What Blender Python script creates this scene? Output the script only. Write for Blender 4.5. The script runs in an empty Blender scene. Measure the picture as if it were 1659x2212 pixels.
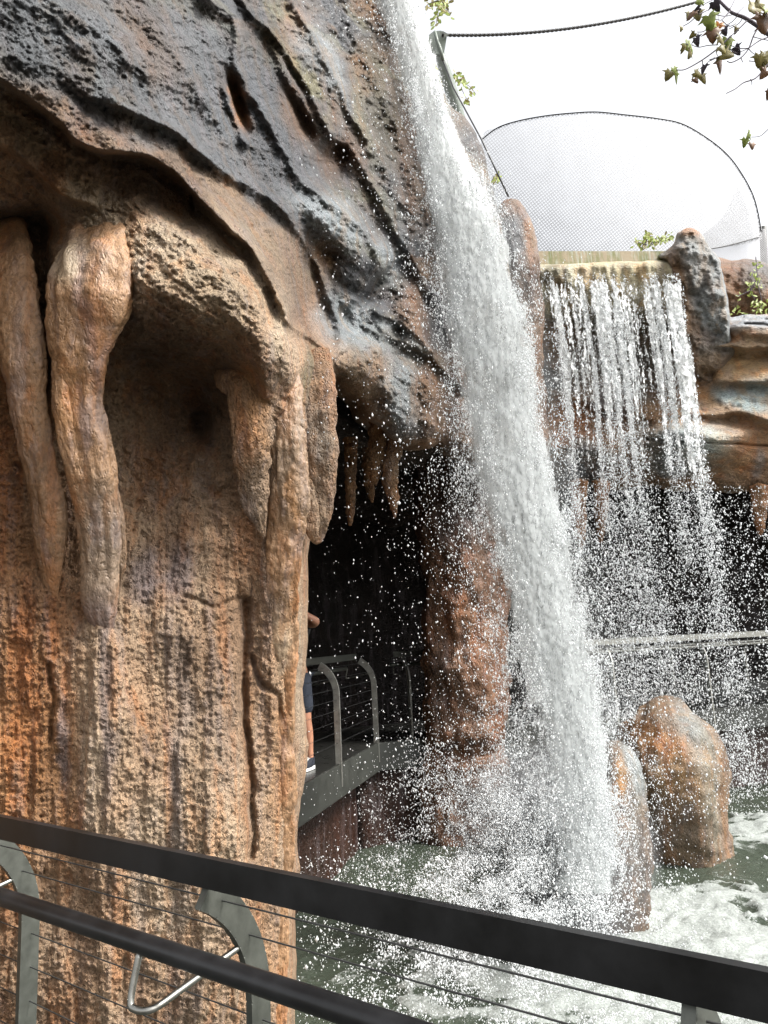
import bpy, bmesh, math, random
import numpy as np
from mathutils import Vector, Matrix

random.seed(7)
RNG = np.random.default_rng(11)
R = math.radians
SC = bpy.context.scene
COL = SC.collection

# ------------------------------------------------------------------ camera
EYE = np.array([0.0, 0.0, 1.57])
FPX = 1597.0                      # focal length in units of a 1659 x 2212 picture
PITCH, ROLL = R(10.0), R(2.8)
_f = np.array([0, math.cos(PITCH), math.sin(PITCH)])
_u = np.array([0, -math.sin(PITCH), math.cos(PITCH)])
_x = np.array([1.0, 0, 0])
CR = _x * math.cos(ROLL) - _u * math.sin(ROLL)
CU = _u * math.cos(ROLL) + _x * math.sin(ROLL)
CF = _f
cam_d = bpy.data.cameras.new('camera')
cam = bpy.data.objects.new('camera', cam_d)
COL.objects.link(cam)
cam_d.sensor_fit = 'VERTICAL'
cam_d.sensor_height = 36.0
cam_d.lens = 36.0 * FPX / 2212.0
cam_d.clip_start = 0.05
cam_d.clip_end = 3000
M = Matrix(((CR[0], CU[0], -CF[0], EYE[0]), (CR[1], CU[1], -CF[1], EYE[1]), (CR[2], CU[2], -CF[2], EYE[2]), (0, 0, 0, 1)))
cam.matrix_world = M
SC.camera = cam

# ------------------------------------------------------------------ light
SUN_DIR = Vector((0.62, -0.30, 0.80)).normalized()      # towards the sun
w = bpy.data.worlds.new('World')
SC.world = w
w.use_nodes = True
nt = w.node_tree
sky = nt.nodes.new('ShaderNodeTexSky')
sky.sky_type = 'NISHITA'
sky.sun_disc = False
sky.sun_elevation = math.asin(SUN_DIR.z)
sky.sun_rotation = math.atan2(SUN_DIR.x, SUN_DIR.y)
sky.dust_density = 4.0
sky.air_density = 1.0
hs = nt.nodes.new('ShaderNodeHueSaturation')
hs.inputs['Saturation'].default_value = 0.12
nt.links.new(sky.outputs[0], hs.inputs['Color'])
bgn = nt.nodes['Background']
bgn.inputs['Strength'].default_value = 0.12
nt.links.new(hs.outputs[0], bgn.inputs['Color'])
sd = bpy.data.lights.new('sun', 'SUN')
sd.energy = 1.5
sd.angle = R(10)
sd.color = (1.0, 0.96, 0.9)
so = bpy.data.objects.new('sun', sd)
COL.objects.link(so)
so.rotation_euler = SUN_DIR.to_track_quat('Z', 'Y').to_euler()
SC.view_settings.view_transform = 'Standard'
SC.view_settings.look = 'None'
SC.view_settings.gamma = 1
SC.view_settings.exposure = 1.8
SC.cycles.transparent_max_bounces = 24
SC.cycles.max_bounces = 6
SC.cycles.diffuse_bounces = 3

# ------------------------------------------------------------------ maths helpers
def P(px, py, d):
    """points at picture position (1659 x 2212) and distance d along the view axis"""
    px, py, d = np.broadcast_arrays(np.asarray(px, float), np.asarray(py, float), np.asarray(d, float))
    a = (px - 829.5) / FPX * d
    b = -(py - 1106) / FPX * d
    return EYE + a[..., None] * CR + b[..., None] * CU + d[..., None] * CF

def Pz(px, py, z):
    ray = CR * (px - 829.5) / FPX - CU * (py - 1106) / FPX + CF
    return EYE + ray * ((z - EYE[2]) / ray[2])

def proj(p):
    q = np.asarray(p) - EYE
    d = q @ CF
    return 829.5 + FPX * (q @ CR) / d, 1106 - FPX * (q @ CU) / d, d

_tab = np.random.default_rng(3).random((64, 64, 64)).astype(np.float32)
def vnoise(p):
    p = np.asarray(p, float)
    i = np.floor(p).astype(int)
    f = p - i
    f = f * f * (3 - 2 * f)
    i0 = i & 63
    i1 = (i + 1) & 63
    x0, y0, z0 = i0[..., 0], i0[..., 1], i0[..., 2]
    x1, y1, z1 = i1[..., 0], i1[..., 1], i1[..., 2]
    fx, fy, fz = f[..., 0], f[..., 1], f[..., 2]
    a = _tab[x0, y0, z0] * (1 - fx) + _tab[x1, y0, z0] * fx
    b = _tab[x0, y1, z0] * (1 - fx) + _tab[x1, y1, z0] * fx
    c = _tab[x0, y0, z1] * (1 - fx) + _tab[x1, y0, z1] * fx
    d = _tab[x0, y1, z1] * (1 - fx) + _tab[x1, y1, z1] * fx
    a = a * (1 - fy) + b * fy
    c = c * (1 - fy) + d * fy
    return a * (1 - fz) + c * fz
def fbm(p, o=4, g=0.5):
    p = np.asarray(p, float)
    s = 0
    a = 1.0
    t = 0
    for k in range(o):
        s = s + a * (vnoise(p * 2.03 ** k + 17.3 * k) * 2 - 1)
        t += a
        a *= g
    return s / t
def xy3(x, y, sx, sy, z=0.0):
    x, y = np.broadcast_arrays(x, y)
    return np.stack([x / sx, y / sy, np.full(x.shape, z, float)], -1)

def seg_dist(x, y, pts, closed=False):
    """distance to a polyline, side (+ left of travel in y-down picture space) and nearest point"""
    pts = np.asarray(pts, float)
    n = len(pts)
    best = np.full(x.shape, 1e9)
    side = np.zeros(x.shape)
    nx = np.zeros(x.shape)
    ny = np.zeros(x.shape)
    tt = np.zeros(x.shape)
    m = n if closed else n - 1
    for k in range(m):
        a, b = pts[k], pts[(k + 1) % n]
        d = b - a
        L = max(d @ d, 1e-9)
        t = np.clip(((x - a[0]) * d[0] + (y - a[1]) * d[1]) / L, 0, 1)
        qx, qy = a[0] + t * d[0], a[1] + t * d[1]
        r = np.hypot(x - qx, y - qy)
        s = np.sign(d[0] * (y - a[1]) - d[1] * (x - a[0]))
        m_ = r < best
        best = np.where(m_, r, best)
        side = np.where(m_, s, side)
        nx = np.where(m_, qx, nx)
        ny = np.where(m_, qy, ny)
        tt = np.where(m_, (k + t) / m, tt)
    return best, side, nx, ny, tt

def inside(x, y, poly):
    poly = np.asarray(poly, float)
    c = np.zeros(x.shape, bool)
    n = len(poly)
    for k in range(n):
        x1, y1 = poly[k]
        x2, y2 = poly[(k + 1) % n]
        if y1 == y2:
            continue
        m = ((y1 > y) != (y2 > y)) & (x < (x2 - x1) * (y - y1) / (y2 - y1) + x1)
        c ^= m
    return c

def smooth_poly(pts, closed=True, n=6):
    pts = np.asarray(pts, float)
    out = []
    N = len(pts)
    rng = range(N if closed else N - 1)
    for k in rng:
        p0 = pts[(k - 1) % N] if closed or k > 0 else pts[0]
        p1, p2 = pts[k], pts[(k + 1) % N]
        p3 = pts[(k + 2) % N] if closed or k + 2 < N else pts[-1]
        for j in range(n):
            t = j / n
            out.append(0.5 * ((2 * p1) + (-p0 + p2) * t + (2 * p0 - 5 * p1 + 4 * p2 - p3) * t * t + (-p0 + 3 * p1 - 3 * p2 + p3) * t ** 3))
    if not closed:
        out.append(pts[-1])
    return np.array(out)

def tps(ctrl):
    """smooth surface through control points (x, y, value)"""
    c = np.asarray(ctrl, float)
    X = c[:, :2] / 500.0
    n = len(c)
    r = np.linalg.norm(X[:, None] - X[None], axis=-1)
    K = np.where(r > 0, r * r * np.log(r + 1e-12), 0) + np.eye(n) * 1e-3
    Q = np.hstack([np.ones((n, 1)), X])
    A = np.block([[K, Q], [Q.T, np.zeros((3, 3))]])
    s = np.linalg.solve(A, np.concatenate([c[:, 2], np.zeros(3)]))
    def f(x, y):
        x = np.asarray(x, float) / 500.0
        y = np.asarray(y, float) / 500.0
        v = s[n] + s[n + 1] * x + s[n + 2] * y
        for k in range(n):
            rr = np.hypot(x - X[k, 0], y - X[k, 1])
            v = v + s[k] * rr * rr * np.log(rr + 1e-12)
        return v
    return f

def blob(x, y, cx, cy, rx, ry, ang=0.0, p=1.0):
    c, s = math.cos(R(ang)), math.sin(R(ang))
    dx, dy = x - cx, y - cy
    a = (dx * c + dy * s) / rx
    b = (-dx * s + dy * c) / ry
    return np.exp(-((a * a + b * b) ** p))

# ------------------------------------------------------------------ object helpers
def tag(o, label=None, cat=None, group=None, kind=None):
    if label: o['label'] = label
    if cat: o['category'] = cat
    if group: o['group'] = group
    if kind: o['kind'] = kind
    return o
def empty(name, loc, label, cat, group=None):
    o = bpy.data.objects.new(name, None)
    COL.objects.link(o)
    o.location = Vector([float(v) for v in loc])
    o.empty_display_size = 0.1
    return tag(o, label, cat, group)
def link_mesh(name, me, mat, parent=None):
    if mat: me.materials.append(mat)
    o = bpy.data.objects.new(name, me)
    COL.objects.link(o)
    if parent:
        o.parent = parent
        o.matrix_parent_inverse = Matrix.Translation(-parent.location)
    return o
def np_mesh(name, V, Fq, mat, parent=None, col=None, smooth=True, uv=None, attr=None):
    me = bpy.data.meshes.new(name)
    V = np.ascontiguousarray(V, np.float32)
    Fq = np.ascontiguousarray(Fq, np.int32)
    k = Fq.shape[1]
    me.vertices.add(len(V))
    me.vertices.foreach_set('co', V.ravel())
    me.loops.add(Fq.size)
    me.loops.foreach_set('vertex_index', Fq.ravel())
    me.polygons.add(len(Fq))
    me.polygons.foreach_set('loop_start', np.arange(0, Fq.size, k, dtype=np.int32))
    me.polygons.foreach_set('loop_total', np.full(len(Fq), k, np.int32))
    me.polygons.foreach_set('use_smooth', np.full(len(Fq), smooth, bool))
    if col is not None:
        a = me.color_attributes.new('Col', 'FLOAT_COLOR', 'POINT')
        c = np.ones((len(V), 4), np.float32)
        c[:, :col.shape[1]] = col
        a.data.foreach_set('color', c.ravel())
    if attr:
        for nme, val in attr.items():
            a = me.attributes.new(nme, 'FLOAT', 'POINT')
            a.data.foreach_set('value', np.ascontiguousarray(val, np.float32))
    if uv is not None:
        u = me.uv_layers.new(name='UVMap')
        u.data.foreach_set('uv', np.ascontiguousarray(uv[Fq.ravel()], np.float32).ravel())
    me.update(calc_edges=True)
    return link_mesh(name, me, mat, parent)
def bm_obj(name, bm, mat, parent=None, smooth=False):
    me = bpy.data.meshes.new(name)
    bm.normal_update()
    bm.to_mesh(me)
    bm.free()
    if smooth:
        me.polygons.foreach_set('use_smooth', [True] * len(me.polygons))
    return link_mesh(name, me, mat, parent)

def grid_faces(nr, nc, wrap=False):
    r = np.arange(nr - 1)[:, None]
    c = np.arange(nc if wrap else nc - 1)[None]
    c2 = (c + 1) % nc
    a = r * nc + c
    b = r * nc + c2
    return np.stack([a, b, b + nc, a + nc], -1).reshape(-1, 4)

def relief(name, poly, step, depthf, colf, mat, parent=None, edge_r=40, edge_d=0.3, thick=1.0, jitter=3.0, edge_mask=None, subdiv=6):
    """a rock mass with the outline poly: real distances, rounded edges and a skirt that runs back into the mass"""
    poly = smooth_poly(poly, True, subdiv)
    j = fbm(xy3(poly[:, 0], poly[:, 1], 23, 23, 5.5), 3) * jitter * 2
    poly = poly + np.stack([j, fbm(xy3(poly[:, 0], poly[:, 1], 23, 23, 9.5), 3) * jitter * 2], -1)
    x0, y0 = poly.min(0) - step
    x1, y1 = poly.max(0) + step
    xs = np.arange(x0, x1, step)
    ys = np.arange(y0, y1, step)
    X, Y = np.meshgrid(xs, ys)
    m = inside(X, Y, poly)
    cell = m[:-1, :-1] & m[1:, :-1] & m[:-1, 1:] & m[1:, 1:]
    nc = len(xs)
    r, c = np.nonzero(cell)
    a = r * nc + c
    Q = np.stack([a, a + nc, a + nc + 1, a + 1], -1)
    used = np.unique(Q)
    remap = -np.ones(X.size, int)
    remap[used] = np.arange(len(used))
    Q = remap[Q]
    x = X.ravel()[used].copy()
    y = Y.ravel()[used].copy()
    ed, _, nx, ny, _ = seg_dist(x, y, poly, True)
    E = np.concatenate([Q[:, [0, 1]], Q[:, [1, 2]], Q[:, [2, 3]], Q[:, [3, 0]]])
    key = np.sort(E, 1)
    k1 = key[:, 0].astype(np.int64) * len(used) + key[:, 1]
    _, inv, cnt = np.unique(k1, return_inverse=True, return_counts=True)
    B = E[cnt[inv] == 1]
    bv = np.unique(B)
    near = ed[bv] < step * 2.2
    x[bv[near]] = nx[bv[near]]
    y[bv[near]] = ny[bv[near]]
    ed[bv] = 0
    t = np.clip(ed / edge_r, 0, 1)
    d = depthf(x, y)
    add = edge_d * (1 - np.sqrt(np.clip(1 - (1 - t) ** 2, 0, 1)))
    if edge_mask is not None:
        add = add * edge_mask(x, y)
    d = d + add
    V = P(x, y, d)
    rays = V - EYE
    rays /= np.linalg.norm(rays, axis=1)[:, None]
    col = colf(x, y)
    n = len(V)
    steps = 3
    smap = -np.ones(n, int)
    smap[bv] = np.arange(len(bv))
    VV = [V]
    CC = [col]
    FF = [Q]
    prev_index = bv
    off = n
    cx, cy = x.mean(), y.mean()
    for s_ in range(steps):
        dd = d[bv] + thick * (s_ + 1) / steps
        sh = 0.03 * (s_ + 1)
        VV.append(P(x[bv] + (cx - x[bv]) * sh * 0.5, y[bv] + (cy - y[bv]) * sh * 0.5, dd))
        CC.append(col[bv])
        i0 = prev_index[smap[B[:, 0]]]
        i1 = prev_index[smap[B[:, 1]]]
        new = np.arange(off, off + len(bv))
        j0 = new[smap[B[:, 0]]]
        j1 = new[smap[B[:, 1]]]
        FF.append(np.stack([i1, i0, j0, j1], -1))
        prev_index = new
        off += len(bv)
    return np_mesh(name, np.concatenate(VV), np.concatenate(FF), mat, parent, np.concatenate(CC))

def loft(name, spine, mat, parent=None, colf=None, ring=48, step=6.0, rough=0.10, flute=0.08, seed=0.0, flat=1.0):
    """closed tapering column or boulder; spine rows are (x, y, distance, radius) in picture units"""
    s = smooth_poly(np.asarray(spine, float), False, 8)
    L = np.concatenate([[0], np.cumsum(np.hypot(np.diff(s[:, 0]), np.diff(s[:, 1])) + 1e-6)])
    n = max(8, int(L[-1] / step))
    t = np.linspace(0, L[-1], n)
    s = np.stack([np.interp(t, L, s[:, k]) for k in range(4)], -1)
    C = P(s[:, 0], s[:, 1], s[:, 2])
    r = np.maximum(s[:, 3], 0.5) / FPX * s[:, 2]
    T = np.gradient(C, axis=0)
    T /= np.linalg.norm(T, axis=1)[:, None]
    A = np.cross(T, CF)
    A /= np.linalg.norm(A, axis=1)[:, None]
    Bv = np.cross(T, A)
    th = np.linspace(0, 2 * math.pi, ring, endpoint=False)
    ct, st = np.cos(th), np.sin(th)
    base = C[:, None] + r[:, None, None] * (ct[None, :, None] * A[:, None] + flat * st[None, :, None] * Bv[:, None])
    nrm = ct[None, :, None] * A[:, None] + st[None, :, None] * Bv[:, None]
    sc = r.mean()
    q = base / sc
    disp = rough * 1.5 * fbm(q * 0.9 + seed, 3, 0.5) + rough * .55 * fbm(q * np.array([7, 7, 4.0]) + seed, 4, .62)
    lobes = fbm(np.stack(np.broadcast_arrays(ct[None] * 1.6 + seed, st[None] * 1.6, (t[:, None] / (s[:, 3].mean() * 4))), -1), 3)
    V = base + nrm * ((disp + flute * lobes) * r[:, None])[..., None]
    V = V.reshape(-1, 3)
    F = grid_faces(n, ring, True)
    top = V[:ring].mean(0) - T[0] * r[0] * 0.4
    bot = V[-ring:].mean(0) + T[-1] * r[-1] * 0.5
    nv = len(V)
    V = np.vstack([V, top, bot])
    k = np.arange(ring)
    k2 = (k + 1) % ring
    F = np.vstack([F, np.stack([k2, k, np.full(ring, nv), np.full(ring, nv)], -1)[:, [0, 1, 2, 2]]])
    F2 = np.stack([(n - 1) * ring + k, (n - 1) * ring + k2, np.full(ring, nv + 1)], -1)
    me = bpy.data.meshes.new(name)
    faces = [tuple(f) for f in F[:-ring].tolist()] + [(int(k2[i]), int(k[i]), nv) for i in range(ring)] + [tuple(f) for f in F2.tolist()]
    me.from_pydata(V.tolist(), [], faces)
    me.polygons.foreach_set('use_smooth', [True] * len(me.polygons))
    px, py, pd = proj(V)
    col = (colf or rock_col)(px, py)
    a = me.color_attributes.new('Col', 'FLOAT_COLOR', 'POINT')
    c = np.ones((len(V), 4), np.float32)
    c[:, :3] = col
    a.data.foreach_set('color', c.ravel())
    me.update()
    return link_mesh(name, me, mat, parent)

def tube_geo(pts, rad, ring=10):
    pts = np.asarray(pts, float)
    rad = np.broadcast_to(np.asarray(rad, float), (len(pts),))
    T = np.gradient(pts, axis=0)
    T /= np.linalg.norm(T, axis=1)[:, None] + 1e-9
    ref = np.array([0.0, 0, 1])
    if abs(T[:, 2]).mean() > 0.8: ref = np.array([1.0, 0, 0])
    A = np.cross(T, ref)
    A /= np.linalg.norm(A, axis=1)[:, None] + 1e-9
    B = np.cross(T, A)
    th = np.linspace(0, 2 * math.pi, ring, endpoint=False)
    V = pts[:, None] + rad[:, None, None] * (np.cos(th)[None, :, None] * A[:, None] + np.sin(th)[None, :, None] * B[:, None])
    V = V.reshape(-1, 3)
    F = grid_faces(len(pts), ring, True)
    return V, F
def tubes(name, lst, mat, parent=None, ring=10, col=None):
    VV, FF, off = [], [], 0
    for pts, rad in lst:
        V, F = tube_geo(pts, rad, ring)
        n = len(V)
        # small caps
        k = np.arange(ring)
        k2 = (k + 1) % ring
        c0 = V[:ring].mean(0)
        c1 = V[-ring:].mean(0)
        V = np.vstack([V, np.repeat(c0[None], 1, 0), np.repeat(c1[None], 1, 0)])
        half = ring // 2
        caps = []
        for i in range(0, ring, 2):
            caps.append([(i + 2) % ring, (i + 1) % ring, i, n])
            b = n - ring
            caps.append([b + i, b + (i + 1) % ring, b + (i + 2) % ring, n + 1])
        VV.append(V)
        FF.append(np.vstack([F, np.array(caps)]) + off)
        off += len(V)
    return np_mesh(name, np.concatenate(VV), np.concatenate(FF), mat, parent)

def box_bm(bm, o, ax, ay, az):
    """box from corner-centre o with half-axis vectors"""
    o, ax, ay, az = [Vector([float(q) for q in v]) for v in (o, ax, ay, az)]
    vs = [bm.verts.new(o + sx * ax + sy * ay + sz * az) for sx in (-1, 1) for sy in (-1, 1) for sz in (-1, 1)]
    for f in ((0, 1, 3, 2), (4, 6, 7, 5), (0, 4, 5, 1), (2, 3, 7, 6), (0, 2, 6, 4), (1, 5, 7, 3)):
        bm.faces.new([vs[i] for i in f])
def prism(name, xy, z0, z1, mat, parent=None):
    bm = bmesh.new()
    b = [bm.verts.new((float(p[0]), float(p[1]), z0)) for p in xy]
    t = [bm.verts.new((float(p[0]), float(p[1]), z1)) for p in xy]
    n = len(xy)
    bm.faces.new(t)
    bm.faces.new(b[::-1])
    for i in range(n):
        bm.faces.new((b[i], b[(i + 1) % n], t[(i + 1) % n], t[i]))
    bmesh.ops.recalc_face_normals(bm, faces=bm.faces)
    return bm_obj(name, bm, mat, parent)

# ------------------------------------------------------------------ materials
class N:
    def __init__(s, name):
        s.m = bpy.data.materials.new(name)
        s.m.use_nodes = True
        s.t = s.m.node_tree
        s.b = s.t.nodes['Principled BSDF']
        s.out = s.t.nodes['Material Output']
    def n(s, typ, **kw):
        nd = s.t.nodes.new(typ)
        for k, v in kw.items():
            if k in nd.inputs and not hasattr(nd, k):
                nd.inputs[k].default_value = v
            else:
                setattr(nd, k, v)
        return nd
    def l(s, a, b): s.t.links.new(a, b)
    def noise(s, vec, scale, detail=6, rough=0.6, dist=0.0):
        nd = s.t.nodes.new('ShaderNodeTexNoise')
        nd.inputs['Scale'].default_value = scale
        nd.inputs['Detail'].default_value = detail
        nd.inputs['Roughness'].default_value = rough
        nd.inputs['Distortion'].default_value = dist
        if vec is not None: s.l(vec, nd.inputs['Vector'])
        return nd.outputs['Fac']
    def mapping(s, vec, scale, rot=(0, 0, 0)):
        nd = s.t.nodes.new('ShaderNodeMapping')
        nd.inputs['Scale'].default_value = scale
        nd.inputs['Rotation'].default_value = rot
        s.l(vec, nd.inputs['Vector'])
        return nd.outputs[0]
    def math(s, op, a, b=None, c=None, clamp=False):
        nd = s.t.nodes.new('ShaderNodeMath')
        nd.operation = op
        nd.use_clamp = clamp
        for i, v in enumerate((a, b, c)):
            if v is None: continue
            if isinstance(v, (int, float)): nd.inputs[i].default_value = v
            else: s.l(v, nd.inputs[i])
        return nd.outputs[0]
    def ramp(s, fac, stops):
        nd = s.t.nodes.new('ShaderNodeValToRGB')
        el = nd.color_ramp.elements
        while len(el) < len(stops): el.new(0.5)
        for e, (p, c) in zip(el, stops):
            e.position = p
            if isinstance(c, (int, float)): c = (c, c, c)
            e.color = (*c, 1)
        s.l(fac, nd.inputs[0])
        return nd.outputs[0]
    def mix(s, fac, a, b, mode='MIX'):
        nd = s.t.nodes.new('ShaderNodeMix')
        nd.data_type = 'RGBA'
        nd.blend_type = mode
        for i, v in ((0, fac), (6, a), (7, b)):
            if isinstance(v, (int, float)): nd.inputs[i].default_value = v
            elif isinstance(v, tuple): nd.inputs[i].default_value = (*v, 1)
            else: s.l(v, nd.inputs[i])
        return nd.outputs[2]
    def bump(s, h, strength=0.5, dist=0.01, normal=None):
        nd = s.t.nodes.new('ShaderNodeBump')
        nd.inputs['Strength'].default_value = strength
        nd.inputs['Distance'].default_value = dist
        s.l(h, nd.inputs['Height'])
        if normal is not None: s.l(normal, nd.inputs['Normal'])
        return nd.outputs[0]
    def obj(s):
        return s.t.nodes.new('ShaderNodeTexCoord').outputs['Object']
    def attr(s, nm):
        nd = s.t.nodes.new('ShaderNodeAttribute')
        nd.attribute_name = nm
        return nd

def rock_mat(name, k=1.0, bump=0.9, dist=0.012, rough=(0.45, 0.8), stretch=(1, 1, 0.45)):
    n = N(name)
    o = n.obj()
    v = n.mapping(o, stretch)
    a = n.attr('Col').outputs['Color']
    big = n.noise(v, 2.2 * k, 8, 0.68, 0.6)
    mid = n.noise(v, 16 * k, 7, 0.7)
    fine = n.noise(v, 75 * k, 4, 0.6)
    c = n.mix(1.0, a, n.ramp(big, [(0.3, 0.6), (0.5, 1.0), (0.72, 1.28)]), 'MULTIPLY')
    c = n.mix(1.0, c, n.ramp(mid, [(0.3, 0.74), (0.5, 1.0), (0.7, 1.16)]), 'MULTIPLY')
    c = n.mix(0.8, c, n.ramp(fine, [(0.33, 0.55), (0.5, 1.0), (0.7, 1.25)]), 'MULTIPLY')
    st = n.noise(n.mapping(o, (9, 9, 0.9)), 1.0 * k, 5, 0.6)
    c = n.mix(n.ramp(st, [(0.5, 0.0), (0.62, 0.55)]), c, n.mix(1.0, c, (1.15, 0.78, 0.5), 'MULTIPLY'))
    st2 = n.noise(n.mapping(o, (13, 13, 1.3), (0.3, 0.2, 1.0)), 1.0 * k, 5, 0.6)
    c = n.mix(n.ramp(st2, [(0.52, 0.0), (0.64, 0.4)]), c, n.mix(0.6, c, (0.20, 0.17, 0.18)))
    n.l(c, n.b.inputs['Base Color'])
    vor = n.n('ShaderNodeTexVoronoi')
    vor.inputs['Scale'].default_value = 48 * k
    wv = n.n('ShaderNodeVectorMath', operation='ADD')
    nz = n.n('ShaderNodeTexNoise')
    nz.inputs['Scale'].default_value = 14 * k
    n.l(v, nz.inputs['Vector'])
    sc = n.n('ShaderNodeVectorMath', operation='SCALE')
    sc.inputs['Scale'].default_value = 0.09
    n.l(nz.outputs['Color'], sc.inputs[0])
    n.l(v, wv.inputs[0])
    n.l(sc.outputs[0], wv.inputs[1])
    n.l(wv.outputs[0], vor.inputs['Vector'])
    h = n.math('ADD', n.math('MULTIPLY', mid, 2.0), n.math('MULTIPLY', fine, 1.5))
    h = n.math('ADD', h, n.math('MULTIPLY', n.ramp(vor.outputs['Distance'], [(0.0, 0.0), (0.40, 1.0)]), 1.0))
    nrm = n.bump(h, bump, dist)
    n.l(nrm, n.b.inputs['Normal'])
    n.l(n.math('MULTIPLY_ADD', mid, rough[1] - rough[0], rough[0]), n.b.inputs['Roughness'])
    n.b.inputs['Specular IOR Level'].default_value = 0.45
    return n.m

def plain_mat(name, color, rough=0.5, metal=0.0, k=12, var=0.25, bump=0.15, dist=0.003, spec=0.5, stretch=(1, 1, 1)):
    n = N(name)
    o = n.mapping(n.obj(), stretch)
    f = n.noise(o, k, 6, 0.65)
    c = n.mix(1.0, color, n.ramp(f, [(0.3, 1 - var), (0.7, 1 + var)]), 'MULTIPLY')
    n.l(c, n.b.inputs['Base Color'])
    n.b.inputs['Metallic'].default_value = metal
    n.l(n.math('MULTIPLY_ADD', f, 0.3, rough - 0.15), n.b.inputs['Roughness'])
    n.b.inputs['Specular IOR Level'].default_value = spec
    n.l(n.bump(f, bump, dist), n.b.inputs['Normal'])
    return n.m

M_ROCK = rock_mat('rock_near', 1.1, 1.0, 0.019, (0.42, 0.75), (1, 1, .6))
M_SMOOTH = rock_mat('rock_flowstone', 1.1, 0.7, 0.006, (0.3, 0.6), (1, 1, 0.6))
M_WET = rock_mat('rock_wet', 0.7, 0.8, 0.02, (0.22, 0.55))
M_FAR = rock_mat('rock_far', 0.6, 0.9, 0.035, (0.4, 0.7), (0.7, 0.7, 1.6))
M_CONC = plain_mat('concrete', (0.034, 0.036, 0.031), 0.55, 0, 6, 0.3, 0.3, 0.004)
M_DECK = plain_mat('wet_deck', (0.022, 0.022, 0.020), 0.3, 0, 5, 0.3, 0.2, 0.003)
M_STEEL_DARK = plain_mat('dark_steel', (0.011, 0.0112, 0.012), 0.36, 0.1, 6, 0.75, 0.15, 0.001, .38)
M_STEEL = plain_mat('grey_steel', (0.11, 0.115, 0.10), 0.42, 0.75, 20, 0.25, 0.1, 0.0006)
M_SILVER = plain_mat('wet_silver_steel', (0.34, 0.34, 0.31), 0.35, 0.6, 20, 0.25, 0.1, 0.0006)
M_BRIGHT = plain_mat('polished_steel', (0.28, 0.275, 0.25), 0.3, 1.0, 40, 0.15, 0.1, 0.0004)
M_CABLE = plain_mat('cable_steel', (0.07, 0.07, 0.07), 0.45, 0.7, 60, 0.2)
M_POLE = plain_mat('green_grey_paint', (0.13, 0.155, 0.13), 0.5, 0, 14, 0.22, 0.1, 0.002)

# ------------------------------------------------------------------ rock colours (the painted rock, with shade of hollows and overhang coloured in)
TAN = (0.42, 0.29, 0.185); ORANGE = (0.62, 0.31, 0.12); RUST = (0.44, 0.19, 0.06); GREY = (0.17, 0.185, 0.20)
BLUE = (0.40, 0.45, 0.47); SLATE = (0.10, 0.11, 0.125); BROWN = (0.22, 0.125, 0.065); PALE = (0.72, 0.58, 0.41)
PURPLE = (0.30, 0.235, 0.225); MOSS = (0.19, 0.17, 0.075); DBROWN = (0.10, 0.06, 0.035)
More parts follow.
